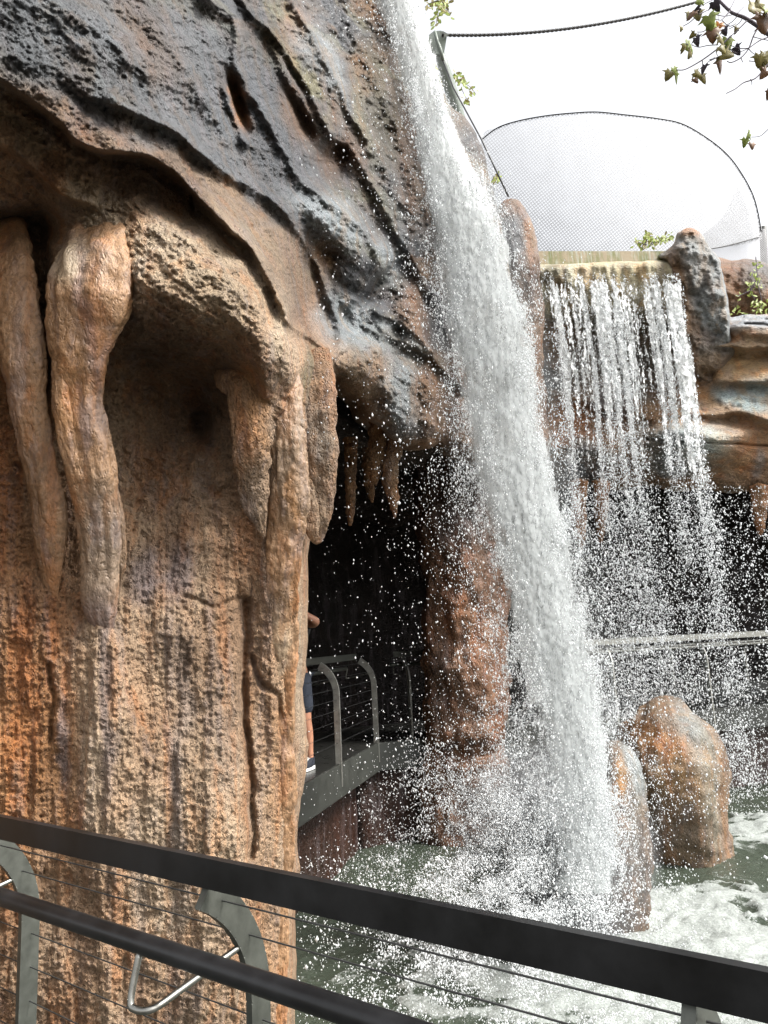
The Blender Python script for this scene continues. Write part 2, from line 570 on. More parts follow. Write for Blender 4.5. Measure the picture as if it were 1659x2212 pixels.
# (x, y, rx, ry, angle, colour, strength)
BL = [
 (150, 90, 420, 120, 30, GREY, .85), (420, 170, 300, 150, 45, GREY, .9), (60, 120, 130, 110, 20, GREY, .6), (330, 90, 120, 50, 60, BROWN, .5),
 (620, 300, 110, 220, -32, SLATE, .85), (180, 330, 200, 70, 30, BROWN, .75), (70, 300, 120, 40, 35, (0.36,0.26,0.15), .6), (330, 400, 120, 60, 15, BROWN, .75),
 (200, 440, 90, 40, 20, MOSS, .35), (380, 440, 110, 35, 30, DBROWN, .5),
 (500, 440, 160, 22, 40, (0.36,0.24,0.14), .8), (600, 560, 40, 90, -25, (0.36,0.24,0.14), .7), (640, 620, 40, 100, -15, BROWN, .6), (680, 690, 30, 60, 0, ORANGE, .4),
 (516, 225, 14, 60, -18, ORANGE, .95), (640, 250, 30, 70, -20, BROWN, .8), (720, 340, 40, 50, 0, BROWN, .8), (760, 330, 30, 60, -10, BROWN, .6),
 (600, 90, 30, 60, -30, (0.26,0.20,0.09), .6), (640, 40, 30, 30, 0, ORANGE, .5), (700, 130, 40, 110, -30, BLUE, .75), (660, 180, 12, 80, -28, (0.33,0.30,0.15), .7),
 (720, 480, 95, 40, 42, BLUE, .95), (780, 600, 80, 35, 40, SLATE, .8), (835, 560, 28, 45, -10, BLUE, .7), (830, 240, 30, 160, -10, (0.15,0.13,0.08), .8),
 (790, 270, 14, 130, -8, (0.30,0.28,0.17), .55), (880, 450, 50, 140, -20, GREY, .7), (900, 350, 40, 140, -10, BROWN, .7), (888, 670, 34, 62, -15, (0.33,0.20,0.12), .95), (860, 600, 30, 60, -20, GREY, .5),
 (745, 690, 62, 60, 30, BLUE, .9), (800, 740, 60, 46, 30, BLUE, .85), (870, 735, 80, 18, 28, BLUE, .65), (900, 770, 80, 20, 28, (0.26,0.22,0.15), .7), (770, 800, 45, 45, 20, (0.32,0.21,0.11), .75),
 (868, 850, 50, 100, 0, (0.30, 0.335, 0.345), .95), (925, 850, 22, 80, 0, BROWN, .8), (800, 880, 20, 50, -20, BROWN, .5), (880, 930, 60, 25, 0, GREY, .7), (1000, 900, 60, 160, 0, BROWN, .7),
 (380, 560, 170, 90, 15, PALE, .75), (200, 500, 60, 60, 0, PALE, .5), (460, 640, 120, 80, 0, (0.50,0.37,0.23), .6), (600, 720, 30, 90, 0, PALE, .7),
 (400, 780, 160, 110, 20, BROWN, .85), (330, 720, 100, 60, 0, DBROWN, .5), (450, 880, 60, 90, 20, DBROWN, .7), (545, 850, 28, 70, -10, ORANGE, .8), (350, 1000, 120, 80, 0, BROWN, .45),  # the leading browns put the recess's shade into the rock colour
 (20, 1000, 60, 300, 0, RUST, .8), (160, 1000, 25, 300, 0, RUST, .55), (60, 1500, 90, 350, 0, RUST, .85), (20, 1750, 60, 250, 0, ORANGE, .6), (130, 1650, 30, 250, 0, ORANGE, .5),
 (235, 1500, 14, 260, 0, PURPLE, .7), (310, 1250, 40, 60, 0, PURPLE, .8), (385, 1230, 30, 60, 0, PURPLE, .8), (400, 1500, 20, 120, 0, PURPLE, .6), (385, 1740, 16, 180, 0, PURPLE, .75),
 (480, 1640, 30, 90, 0, PURPLE, .35), (130, 1600, 12, 120, 0, PURPLE, .7), (300, 1950, 14, 200, 0, PURPLE, .5), (380, 2050, 20, 160, 0, PURPLE, .5), (560, 2050, 20, 180, 0, ORANGE, .5),
 (440, 1800, 100, 350, 0, PALE, .35), (330, 1900, 60, 200, 0, PALE, .4), (200, 1700, 25, 200, 0, PALE, .4), (535, 1650, 12, 220, 0, RUST, .55), (600, 1650, 14, 160, 0, ORANGE, .5),
 (630, 1250, 12, 60, 0, ORANGE, .7), (640, 1450, 14, 300, 0, PALE, .5), (400, 1420, 60, 60, 0, BROWN, .4), (60, 1300, 50, 60, 0, DBROWN, .35), (680, 850, 30, 60, 0, MOSS, .4), (690, 960, 25, 50, 0, GREY, .35),
 (670, 800, 14, 60, 0, MOSS, .6), (0, 480, 90, 50, 0, DBROWN, .6),  # the last dark brown paints shade into the pocket under the overhang
]
KC = 0.56
def mk_col(blobs, base, warp=30.0, wn=70.0, basef=None):
    def f(x, y):
        x = np.asarray(x, float); y = np.asarray(y, float)
        wx = x + warp * fbm(xy3(x, y, wn, wn, 1.7), 4)
        wy = y + warp * 1.6 * fbm(xy3(x, y, wn, wn, 7.7), 4)
        c = np.empty(x.shape + (3,))
        c[:] = base if basef is None else basef(wx, wy)
        for (cx, cy, rx, ry, an, cc, s) in blobs:
            k = (np.clip(blob(wx, wy, cx, cy, rx, ry, an, 1.5) * 1.15, 0, 1) * s)[..., None]
            c = c * (1 - k) + np.array(cc) * k
        return c * KC
    return f
def cliff_base_col(x, y):
    # slate and umber drapery above the main fold, darkened as overhang shade; tan flowstone below
    line = np.interp(x, [-400, 0, 150, 300, 420, 520, 600, 680, 740, 1200], [-60, 130, 270, 320, 400, 500, 610, 700, 740, 1000])
    g = (1 / (1 + np.exp(-(line - y) / 26)))[..., None]
    q = np.clip(.5 + 1.8 * fbm(np.stack([(x * .8 + y * .6) / 150, (-x * .6 + y * .8) / 50, x * 0 + 13], -1), 4, .6), 0, 1)[..., None]
    q3 = np.clip(2.6 * fbm(np.stack([(x * .8 + y * .6) / 90, (-x * .6 + y * .8) / 38, x * 0 + 23], -1), 4, .6) - .25, 0, 1)[..., None]
    q4 = np.clip(3.0 * fbm(np.stack([(x * .8 + y * .6) / 120, (-x * .6 + y * .8) / 26, x * 0 + 43], -1), 4, .6) - .3, 0, 1)[..., None]
    up = np.array((0.125, 0.13, 0.14)) * q + np.array((0.21, 0.16, 0.115)) * (1 - q)
    up = up * (1 - q3) + np.array((0.30, 0.165, 0.07)) * q3
    up = up * (1 - q4) + np.array((0.27, 0.25, 0.15)) * q4
    q2 = np.clip(.5 + 1.7 * fbm(xy3(x, y, 60, 200, 21.0), 4, .6), 0, 1)[..., None]
    lo = np.array(TAN) * 1.6 * q2 + np.array((0.54, 0.33, 0.19)) * (1 - q2)
    return up * g + lo * (1 - g)
rock_col = mk_col(BL, TAN, basef=cliff_base_col)
def const_col(c, c2=None, sc=40):
    def f(x, y):
        k = np.clip(0.5 + 1.4 * fbm(xy3(x, y, sc, sc * 1.6, 3.1), 4), 0, 1)[..., None]
        return (np.array(c) * (1 - k) + np.array(c2 or c) * k) * KC
    return f

# ================================================================== THE CLIFF ON THE LEFT
WATER_Z = -0.80
DECK_Z = 0.38
cliff_base = tps([
 (-400, -300, 2.3), (-400, 1000, 2.9), (-400, 2600, 2.9), (0, 2600, 3.0), (640, 2600, 3.9),
 (0, 1800, 3.05), (300, 1800, 3.15), (500, 1800, 3.35), (640, 1800, 3.85), (640, 2212, 3.8), (300, 2212, 3.1), (0, 1300, 3.2), (300, 1250, 3.45), (560, 1250, 3.7), (660, 1250, 4.0),
 (0, 800, 3.35), (300, 850, 3.62), (450, 900, 3.74), (600, 850, 3.8), (720, 950, 4.35),
 (0, 420, 3.15), (250, 420, 3.25), (400, 560, 3.35), (560, 600, 3.65), (650, 750, 4.0), (720, 800, 4.5),
 (0, 0, 2.8), (250, 0, 3.4), (250, 220, 3.15), (450, 250, 3.8), (560, 380, 4.25), (600, 450, 4.35), (660, 560, 4.75), (720, 700, 5.15), (800, 720, 5.5), (900, 790, 5.85), (950, 950, 5.9), (840, 940, 5.45), (740, 820, 4.85), (1010, 900, 6.5),
 (500, 0, 4.5), (500, -300, 4.8), (700, 0, 5.9), (800, 200, 6.2), (700, 300, 5.2), (780, 480, 5.6), (880, 400, 6.3), (930, 600, 6.4), (1000, 450, 7.0), (1100, 600, 7.6), (1100, 900, 7.6), (860, -300, 7.8),
 (860, 0, 7.2), (930, 150, 7.5), (1000, 240, 7.8), (1060, 420, 7.8), (1120, 1000, 7.8)])
RIDGES = [  # polyline, height, width on the upper right side, width on the lower left side
 ([(-400, -20), (-100, 110), (0, 165), (65, 210), (125, 255), (165, 298), (225, 322), (300, 328), (350, 350), (395, 385), (440, 430), (485, 475), (520, 515), (550, 555), (580, 600), (605, 645), (630, 700), (678, 732), (710, 761), (724, 778)], .30, 70, 9),
 ([(180, 200), (280, 235), (380, 285), (430, 325), (480, 370), (550, 410), (590, 435), (630, 480), (671, 545), (690, 581), (703, 623), (716, 668), (729, 706), (736, 732), (726, 765)], .19, 24, 10),
 ([(510, 135), (545, 210), (585, 280), (615, 330), (645, 385), (700, 425), (750, 465), (795, 510), (820, 560)], .22, 34, 9),
 ([(525, -60), (525, 0), (565, 50), (615, 110), (650, 165), (685, 230), (715, 295), (750, 310), (780, 360), (820, 425), (870, 520), (920, 610), (945, 680)], .30, 46, 10),
 ([(600, -100), (625, 0), (665, 60), (700, 130), (735, 200), (770, 260), (810, 330), (850, 400), (900, 470)], .22, 34, 10),
 ([(430, -100), (450, 0), (500, 35), (512, 90), (500, 130)], .16, 14, 14),
 ([(-200, 200), (0, 300), (50, 340), (100, 390), (150, 425), (210, 445)], .12, 45, 8),
 ([(-100, 100), (30, 120), (150, 160), (260, 210)], .06, 30, 30),
 ([(690, 578), (729, 623), (774, 655), (816, 681), (832, 703), (829, 745), (826, 800), (830, 860)], .20, 12, 26),
 ([(735, 650), (770, 690), (815, 715), (828, 735)], .14, 30, 9),
 ([(820, 700), (858, 732), (903, 752), (942, 774), (968, 803), (1010, 850)], .24, 22, 9),
 ([(807, 668), (839, 687), (887, 713), (919, 745), (948, 771), (990, 800)], .16, 20, 9),
 ([(860, 60), (830, 160), (800, 250), (790, 340)], .22, 14, 20),
 ([(730, -60), (760, 60), (800, 150), (850, 250), (880, 350), (910, 440)], .20, 30, 14),
 ([(100, 0), (200, 60), (280, 130), (330, 170)], .07, 20, 14),
 ([(300, 20), (380, 120), (450, 230), (500, 330)], .08, 22, 14),
 ([(480, 180), (520, 290), (540, 318)], .10, 8, 8),
]
CRACKS = [([(225, 540), (270, 580), (290, 640)], .05, 6), ([(416, 420), (420, 455)], .06, 4),
 ([(400, 1290), (460, 1310), (520, 1290)], .03, 5), ([(100, 1440), (115, 1520), (108, 1600)], .05, 6), ([(530, 1300), (528, 1500), (540, 1700), (548, 1850)], .10, 8),
 ([(545, 1420), (560, 1470), (600, 1500), (612, 1620), (618, 1750)], .06, 7), ([(330, 1010), (300, 1080), (290, 1150)], .03, 6)]
def cliff_depth(x, y):
    d = cliff_base(x, y)
    wob = fbm(xy3(x, y, 60, 60, 2.2), 3) * 9
    wob2 = fbm(xy3(x, y, 60, 60, 5.2), 3) * 9
    for k_, (pts, h, w1, w2) in enumerate(RIDGES):
        if k_ in (2, 3, 4, 13, 12): h *= .68
        p = smooth_poly(pts, False, 4)
        r, s, _, _, t = seg_dist(x + wob, y + wob2, p)
        # picture-space side: negative = upper right of a line that runs down to the right
        up = s < 0
        prof = np.where(up, np.exp(-(r / w1) ** 1.3), np.exp(-(r / w2) ** 1.6))
        trough = np.where(up, 0, np.exp(-((r - w2 * 2.2) / (w2 * 1.6)) ** 2))
        taper = np.clip(np.minimum(t, 1 - t) * 12 + 0.25, 0, 1)
        vary = 0.8 + 0.45 * fbm(np.stack([t * 9, t * 0, t * 0 + h * 50], -1), 2)
        d = d - h * taper * vary * (prof - 0.18 * trough)
    for pts, h, w_ in CRACKS:
        r, s, _, _, t = seg_dist(x + wob, y + wob2, np.array(pts, float))
        d = d + h * np.exp(-(r / w_) ** 2)
    # masses and hollows
    d -= .30 * blob(x, y, 400, 640, 180, 150, 15, 1.3)
    d -= .22 * blob(x, y, 565, 760, 55, 190, -8, 1.2)
    d -= .16 * blob(x, y, 620, 720, 24, 160, -6, 1.4)
    d += .20 * blob(x, y, 380, 850, 120, 120, 0, 1.3)
    d += .16 * blob(x, y, 436, 912, 22, 30, 0, 1.5)
    d += .36 * blob(x, y, 40, 500, 90, 45, -8, 1.5)
    d += .45 * blob(x, y, 88, 700, 26, 200, 0, 1.5)
    d += .10 * blob(x, y, 320, 410, 110, 50, 15, 1.2)
    d += .12 * blob(x, y, 385, 465, 60, 30, 20, 1.2)
    d -= .50 * blob(x, y, 735, 492, 105, 44, 42, 1.6)
    d -= .36 * blob(x, y, 775, 590, 62, 44, 35, 1.6)
    d -= .20 * blob(x, y, 829, 560, 26, 42, -15, 1.6)
    d += .25 * blob(x, y, 815, 615, 12, 60, 40, 1.4)
    d -= .30 * blob(x, y, 888, 672, 32, 66, -18, 1.5)
    d -= .34 * blob(x, y, 778, 780, 52, 62, 20, 1.6)
    d -= .34 * blob(x, y, 870, 860, 42, 100, 0, 1.6)
    d -= .25 * blob(x, y, 935, 860, 26, 110, 0, 1.4)
    d += .35 * blob(x, y, 516, 228, 13, 62, -18, 1.6)
    d -= .20 * blob(x, y, 690, 130, 34, 110, -30, 1.5)
    d += .30 * blob(x, y, 720, 345, 36, 44, 0, 1.5)
    d += .25 * blob(x, y, 650, 250, 20, 70, -20, 1.5)
    d -= .25 * blob(x, y, 640, 200, 12, 80, -28, 1.3)
    d -= .12 * blob(x, y, 200, 90, 240, 70, 30, 1.2)
    d -= .16 * blob(x, y, 610, 1000, 60, 700, 0, 2.0)
    d -= .10 * blob(x, y, 230, 1650, 60, 400, 0, 1.4)
    d -= .10 * blob(x, y, 470, 1900, 70, 500, 0, 1.4)
    # texture of the carved plaster: pits above, drawn-out flutes below
    low = 1 / (1 + np.exp(-(y - 1080 + 60 * fbm(xy3(x, y, 90, 90, 8), 2)) / 50))
    pit = fbm(xy3(x, y, 34, 26, 1.0), 5, .62)
    flute = fbm(xy3(x + 10 * fbm(xy3(x, y, 80, 160, 3), 2), y, 15, 120, 4.0), 4, .6)
    lump = fbm(xy3(x, y, 110, 150, 6.0), 3)
    diag = fbm(np.stack([(x * .8 + y * .6) / 120, (-x * .6 + y * .8) / 24, x * 0 + 3], -1), 4, .6)
    far = 1 / (1 + np.exp(-(x - y * .3 - 420) / 80))
    amp = d / 3.4
    d += amp * ((1 - low) * (.05 * pit * (1 - .35 * far) + .06 * diag * (0.9 - .5 * far) + .018 * (1 - np.abs(fbm(np.stack([(x * .7 + y * .7) / 60, (-x * .7 + y * .7) / 20, x * 0 + 31], -1), 4, .6)) * 2) * far) + low * (.036 * flute + .024 * pit) + .07 * lump)
    rg = 1 - np.abs(fbm(xy3(x, y, 13, 11, 9.0), 3, .6)) * 2
    d += amp * .018 * rg * (1 - .4 * low)
    d += amp * .012 * fbm(xy3(x, y, 8, 7, 19.0), 2, .6)
    return d
cliff_poly = [(-850, -300), (300, -300), (860, -300), (888, -60), (915, 90), (950, 180), (972, 228), (1000, 250), (1035, 300), (1062, 400), (1090, 520), (1115, 700), (1120, 900), (1090, 1010), (1010, 985),
 (960, 955), (925, 968), (885, 956), (850, 948), (825, 925), (800, 905), (782, 872), (762, 848), (742, 826), (728, 812), (722, 840), (700, 900), (690, 1000), (680, 1100),
 (668, 1180), (665, 1300), (661, 1430), (655, 1500), (663, 1560), (666, 1640), (655, 1700), (646, 1760), (641, 1830), (648, 1880), (638, 1960), (641, 2100), (637, 2212), (640, 2600), (-850, 2600)]
cliff = empty('rock_cliff', P(300, 2500, 3.3), 'huge carved cliff of tan and slate grey rock folds filling the left side', 'cliff')
relief('rock_face', cliff_poly, 3.0, cliff_depth, rock_col, M_ROCK, cliff, edge_r=46, edge_d=.42, thick=2.2, jitter=2.5, subdiv=5)
ocol = mk_col([(150, 560, 60, 50, 0, PALE, .8), (190, 700, 14, 200, -6, (0.3, 0.2, 0.17), .7), (180, 900, 10, 90, 0, PURPLE, .8), (215, 1200, 60, 160, 0, (0.34, 0.26, 0.19), .8), (220, 1350, 50, 60, 0, PURPLE, .7), (160, 860, 30, 120, 0, ORANGE, .6),
               (60, 1150, 60, 150, 0, BROWN, .6), (40, 800, 14, 200, 0, PURPLE, .4), (620, 950, 60, 150, 0, (0.38, 0.29, 0.2), .6), (640, 1080, 14, 60, 0, ORANGE, .7), (640, 1250, 14, 80, 0, RUST, .7), (600, 1400, 30, 100, 0, PALE, .5),
               (560, 900, 30, 70, 0, ORANGE, .6), (540, 1080, 40, 80, 0, TAN, .8), (700, 1100, 40, 80, 0, TAN, .9), (690, 960, 30, 60, 0, (0.3, 0.26, 0.2), .7)], (0.47, 0.275, 0.145))
DR = [
 ('flowstone_drip', [(215, 480, 3.35, 40), (205, 520, 3.18, 72), (200, 570, 3.06, 88), (197, 640, 3.02, 90), (186, 700, 3.02, 76), (177, 780, 3.03, 60), (166, 870, 3.05, 54), (194, 1000, 3.06, 50), (210, 1120, 3.09, 43), (216, 1240, 3.11, 40), (220, 1320, 3.13, 33), (228, 1365, 3.15, 18), (234, 1384, 3.16, 6)], M_SMOOTH, .11, .30),
 ('flowstone_drip', [(15, 500, 3.35, 44), (22, 560, 3.2, 50), (30, 640, 3.12, 52), (48, 760, 3.08, 46), (62, 880, 3.1, 40), (85, 1000, 3.12, 34), (105, 1120, 3.14, 36), (108, 1220, 3.16, 24), (112, 1290, 3.18, 12), (114, 1305, 3.18, 4)], M_SMOOTH, .12, .2),
 ('flowstone_drip', [(118, 760, 3.02, 6), (128, 800, 3.0, 14), (134, 880, 3.0, 20), (150, 960, 3.02, 22), (175, 1040, 3.03, 20)], M_SMOOTH, .1, .2),
 ('flowstone_drip', [(240, 1040, 3.16, 10), (252, 1120, 3.15, 18), (256, 1210, 3.17, 16), (252, 1275, 3.2, 8), (250, 1290, 3.2, 3)], M_SMOOTH, .1, .2),
 ('stalactite', [(500, 790, 3.62, 40), (535, 850, 3.5, 52), (540, 930, 3.46, 46), (545, 1010, 3.48, 40), (548, 1080, 3.5, 30), (560, 1130, 3.52, 16), (570, 1158, 3.53, 6)], M_ROCK, .22, .22),
 ('flowstone_column', [(600, 700, 3.75, 22), (612, 780, 3.66, 30), (620, 860, 3.58, 36), (623, 960, 3.54, 38), (625, 1060, 3.54, 38), (618, 1160, 3.56, 36), (610, 1280, 3.58, 34), (604, 1400, 3.64, 36), (600, 1520, 3.68, 36), (604, 1660, 3.70, 34), (602, 1800, 3.71, 34), (594, 1960, 3.68, 32), (590, 2120, 3.66, 32), (590, 2300, 3.66, 32), (590, 2600, 3.66, 32)], M_SMOOTH, .16, .24),
 ('stalactite', [(688, 760, 4.25, 26), (692, 830, 4.1, 34), (692, 900, 4.05, 36), (694, 980, 4.02, 34), (696, 1050, 4.02, 30), (694, 1110, 4.03, 25), (686, 1150, 4.05, 19), (684, 1172, 4.05, 10)], M_ROCK, .16, .16),
 ('stalactite', [(662, 1020, 4.0, 10), (668, 1080, 3.98, 18), (674, 1140, 3.98, 16), (678, 1168, 4.0, 6)], M_ROCK, .16, .16),
]
for i, (nm, sp, mt, ro, fl) in enumerate(DR):
    if mt is M_SMOOTH: sp = [(a_, b_, c_ + (.11 if a_ < 300 else .06), d_) for a_, b_, c_, d_ in sp]
    loft(nm, sp, mt, cliff, ocol if mt is M_SMOOTH or i > 3 else rock_col, flat=.5, ring=84, step=4.0, rough=ro, flute=fl, seed=i * 3.7)

# stalactites hanging under the cliff's lip, in front of the cave
bcol = const_col((0.46, 0.25, 0.11), (0.27, 0.16, 0.08), 22)
hang = [
 ('pair of stubby orange stalactites', [[(826, 930, 6.0, 26), (818, 965, 5.95, 20), (816, 1000, 5.95, 14), (812, 1030, 5.95, 9), (812, 1048, 5.95, 3)], [(862, 935, 6.0, 22), (850, 985, 5.9, 15), (842, 1040, 5.9, 17), (850, 1080, 5.9, 11), (853, 1118, 5.9, 3)]]),
 ('thin', [[(758, 1010, 6.6, 12), (757, 1060, 6.6, 11), (757, 1105, 6.6, 9), (756, 1135, 6.6, 3)]]),
 ('short', [[(793, 1030, 7.2, 9), (800, 1060, 7.2, 9), (804, 1085, 7.2, 3)]])]
labs = ['pair of joined orange stalactites with a long rough tip under the cliff lip', 'thin dark orange stalactite hanging alone left of the joined pair', 'short dim stalactite half hidden behind the joined orange pair']
for (nm, lst), lb in zip(hang, labs):
    g = empty('stalactite', P(lst[0][0][0], lst[0][0][1] - 10, lst[0][0][2]), lb, 'stalactite', 'stalactites hanging over the cave mouth')
    for k, sp in enumerate(lst):
        sp = [(sp[0][0], sp[0][1] - 60, sp[0][2] + .1, sp[0][3] * 1.3)] + sp
        loft('stone_tip' if len(lst) > 1 else 'stone', sp, M_ROCK, g, bcol, ring=32, step=3, rough=.35, flute=.25, seed=k + len(nm))

# ================================================================== CAVE SHELL (behind and above everything the cliff roofs over)
dk = const_col((0.07, 0.045, 0.03), (0.11, 0.075, 0.05), 60)
def wall_strip(name, pts, z0, z1, mat, parent=None, colr=(0.1, 0.07, 0.045), amp=.25, nz=40, nx=30):
    pts = np.asarray(pts, float)
    L = np.concatenate([[0], np.cumsum(np.hypot(*np.diff(pts, axis=0).T))])
    n = max(8, int(L[-1] * nx / 3))
    t = np.linspace(0, L[-1], n)
    X = np.interp(t, L, pts[:, 0]); Y = np.interp(t, L, pts[:, 1])
    Z = np.linspace(z1, z0, nz)
    V = np.stack([np.repeat(X[None], nz, 0), np.repeat(Y[None], nz, 0), np.repeat(Z[:, None], n, 1)], -1)
    T = np.stack([np.gradient(X), np.gradient(Y), X * 0], -1)
    T /= np.linalg.norm(T, axis=1)[:, None]
    Nn = np.stack([T[:, 1], -T[:, 0], T[:, 2]], -1)
    V = V + Nn[None] * (amp * fbm(V * 1.3, 5, .6))[..., None]
    V = V.reshape(-1, 3)
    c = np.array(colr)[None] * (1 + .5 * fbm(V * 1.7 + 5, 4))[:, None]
    # give it thickness: a second sheet behind
    n1 = len(V)
    Vb = (V.reshape(nz, n, 3) - Nn[None] * 0.5).reshape(-1, 3)
    F = grid_faces(nz, n)
    rim = list(range(n)) + [k * n + n - 1 for k in range(1, nz)] + [(nz - 1) * n + k for k in range(n - 2, -1, -1)] + [k * n for k in range(nz - 2, 0, -1)]
    rim = np.array(rim)
    r2 = np.roll(rim, -1)
    FR = np.stack([r2, rim, rim + n1, r2 + n1], -1)
    return np_mesh(name, np.vstack([V, Vb]), np.vstack([F, F[:, ::-1] + n1, FR]), mat, parent, np.vstack([c, c]))
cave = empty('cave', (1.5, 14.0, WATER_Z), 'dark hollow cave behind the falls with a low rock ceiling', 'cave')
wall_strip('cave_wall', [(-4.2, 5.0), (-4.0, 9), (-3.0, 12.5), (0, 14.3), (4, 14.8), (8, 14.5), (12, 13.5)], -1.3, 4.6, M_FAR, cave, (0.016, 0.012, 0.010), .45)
# ceiling slab with a rough underside
def ceiling():
    n = 90
    xs = np.linspace(-4.8, 12.5, n); ys = np.linspace(0, 1, 60)
    X, T = np.meshgrid(xs, ys)
    y0 = np.interp(X, [-5, -1.6, -.6, 0, 1.4, 2.2, 3.2, 12.5], [4.6, 5.2, 6.6, 7.3, 9.0, 11.0, 11.3, 11.3])
    Y = y0 + (15.2 - y0) * T
    zf = np.interp(X, [-5, -.6, .2, 1.4, 3, 12.5], [3.6, 3.7, 3.55, 3.9, 4.25, 4.5])
    Z = zf + .3 * fbm(np.stack([X, Y, X * 0], -1) * 1.2, 4) + .25 * T
    V = np.stack([X, Y, Z], -1).reshape(-1, 3)
    n1 = len(V)
    Vt = V + np.array([0, 0, .9])
    F = grid_faces(60, n)
    rim = np.array(list(range(n)) + [k * n + n - 1 for k in range(1, 60)] + [59 * n + k for k in range(n - 2, -1, -1)] + [k * n for k in range(58, 0, -1)])
    r2 = np.roll(rim, -1)
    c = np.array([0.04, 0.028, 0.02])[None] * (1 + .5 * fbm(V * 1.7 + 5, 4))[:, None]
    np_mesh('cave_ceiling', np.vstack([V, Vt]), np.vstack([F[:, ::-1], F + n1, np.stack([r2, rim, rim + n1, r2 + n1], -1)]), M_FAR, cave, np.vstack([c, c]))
ceiling()

# ================================================================== PILLAR, SPUR, BOULDERS
pcol = mk_col([(1000, 1000, 160, 190, 0, (0.07, 0.045, 0.035), .95), (1010, 1380, 60, 90, 0, (0.38, 0.19, 0.10), .7), (960, 1500, 30, 90, 0, (0.20, 0.13, 0.09), .7), (980, 1700, 90, 60, 0, (0.36, 0.18, 0.10), .7), (990, 1610, 90, 8, 0, (0.12, 0.07, 0.05), .8)], (0.29, 0.155, 0.09), 20, 40)  # near-black top is cave shade painted onto the rusty pillar
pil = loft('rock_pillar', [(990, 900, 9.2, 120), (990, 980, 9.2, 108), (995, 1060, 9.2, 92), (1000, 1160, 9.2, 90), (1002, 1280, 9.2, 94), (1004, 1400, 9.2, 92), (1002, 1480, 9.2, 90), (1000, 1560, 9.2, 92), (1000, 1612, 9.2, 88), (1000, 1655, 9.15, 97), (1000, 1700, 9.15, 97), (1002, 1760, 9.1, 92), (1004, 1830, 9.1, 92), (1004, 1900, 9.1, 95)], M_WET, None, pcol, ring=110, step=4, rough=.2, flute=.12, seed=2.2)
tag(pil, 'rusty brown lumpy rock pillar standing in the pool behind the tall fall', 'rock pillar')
scol = mk_col([(1110, 440, 30, 40, 0, (0.30, 0.17, 0.08), .9), (1105, 520, 38, 70, 0, SLATE, .95), (1150, 520, 12, 60, 0, (0.3, 0.17, 0.08), .9), (1130, 620, 60, 60, 0, DBROWN, .7), (1140, 760, 40, 60, 0, (0.3, 0.17, 0.08), .6)], (0.20, 0.11, 0.06), 14, 40)
spur = loft('rock_spur', [(1092, 438, 9.5, 16), (1098, 455, 9.5, 32), (1104, 500, 9.45, 48), (1110, 560, 9.4, 54), (1112, 640, 9.4, 56), (1112, 760, 9.5, 60), (1105, 880, 9.6, 70), (1100, 980, 9.6, 80), (1100, 1040, 9.7, 60)], M_WET, None, scol, ring=80, step=4, rough=.14, flute=.12, seed=5)
tag(spur, 'rounded brown and slate rock spur rising between the tall fall and the wide fall', 'rock')

b1c = mk_col([(1500, 1600, 34, 95, -22, (0.36, 0.38, 0.36), .95), (1535, 1720, 22, 130, -5, (0.38, 0.35, 0.27), .9), (1440, 1560, 60, 12, 10, (0.30, 0.22, 0.16), .6), (1420, 1600, 75, 30, 25, (0.62, 0.31, 0.12), .9), (1470, 1690, 60, 70, 0, (0.33, 0.19, 0.075), .8), (1460, 1790, 80, 60, 0, (0.27, 0.20, 0.14), .8), (1430, 1570, 26, 6, 35, DBROWN, .6)], (0.34, 0.23, 0.14), 14, 50)
M_BOULDER = rock_mat('rock_boulder', 1.0, .8, .014, (0.25, 0.5))
bo = loft('boulder', [(1425, 1545, 8.2, 34), (1428, 1552, 8.15, 70), (1431, 1580, 8.1, 100), (1436, 1640, 8.05, 114), (1448, 1720, 8.0, 110), (1462, 1800, 8.0, 108), (1472, 1860, 8.0, 106), (1476, 1930, 8.0, 108)], M_BOULDER, None, b1c, ring=120, step=4, rough=.17, flute=.24, seed=8)
tag(bo, 'large smooth boulder, orange with a grey right shoulder, standing in foaming water', 'boulder', 'boulders standing in the pool')
b2c = mk_col([(1372, 1660, 24, 80, -14, (0.34, 0.37, 0.37), .95), (1335, 1700, 22, 60, 0, (0.62, 0.33, 0.10), .9), (1340, 1790, 30, 60, 0, (0.32, 0.18, 0.07), .8), (1372, 1800, 14, 80, 0, (0.22, 0.2, 0.16), .7), (1345, 1752, 16, 7, 20, DBROWN, .9), (1360, 1930, 40, 90, 0, (0.20, 0.14, 0.09), .8), (1300, 1660, 30, 60, 0, SLATE, .7)], (0.24, 0.17, 0.11), 12, 40)
bo = loft('boulder', [(1322, 1603, 6.15, 8), (1324, 1612, 6.15, 32), (1326, 1640, 6.1, 54), (1328, 1700, 6.05, 68), (1330, 1780, 6.0, 69), (1332, 1870, 6.0, 64), (1338, 1950, 6.0, 56), (1342, 2020, 6.0, 50), (1344, 2090, 6.0, 50)], M_BOULDER, None, b2c, ring=90, step=4, rough=.18, flute=.22, seed=12)
tag(bo, 'narrow brown boulder with a grey rim, half buried in the splash of the tall fall', 'boulder', 'boulders standing in the pool')
bo = loft('boulder', [(1232, 1845, 6.7, 10), (1234, 1860, 6.7, 30), (1236, 1910, 6.65, 38), (1238, 1970, 6.6, 42), (1240, 2050, 6.6, 44)], M_BOULDER, None, const_col((0.12, 0.12, 0.125), (0.16, 0.13, 0.11)), ring=60, step=4, rough=.2, flute=.14, seed=15)
tag(bo, 'small dark boulder almost hidden inside the white splash', 'boulder', 'boulders standing in the pool')

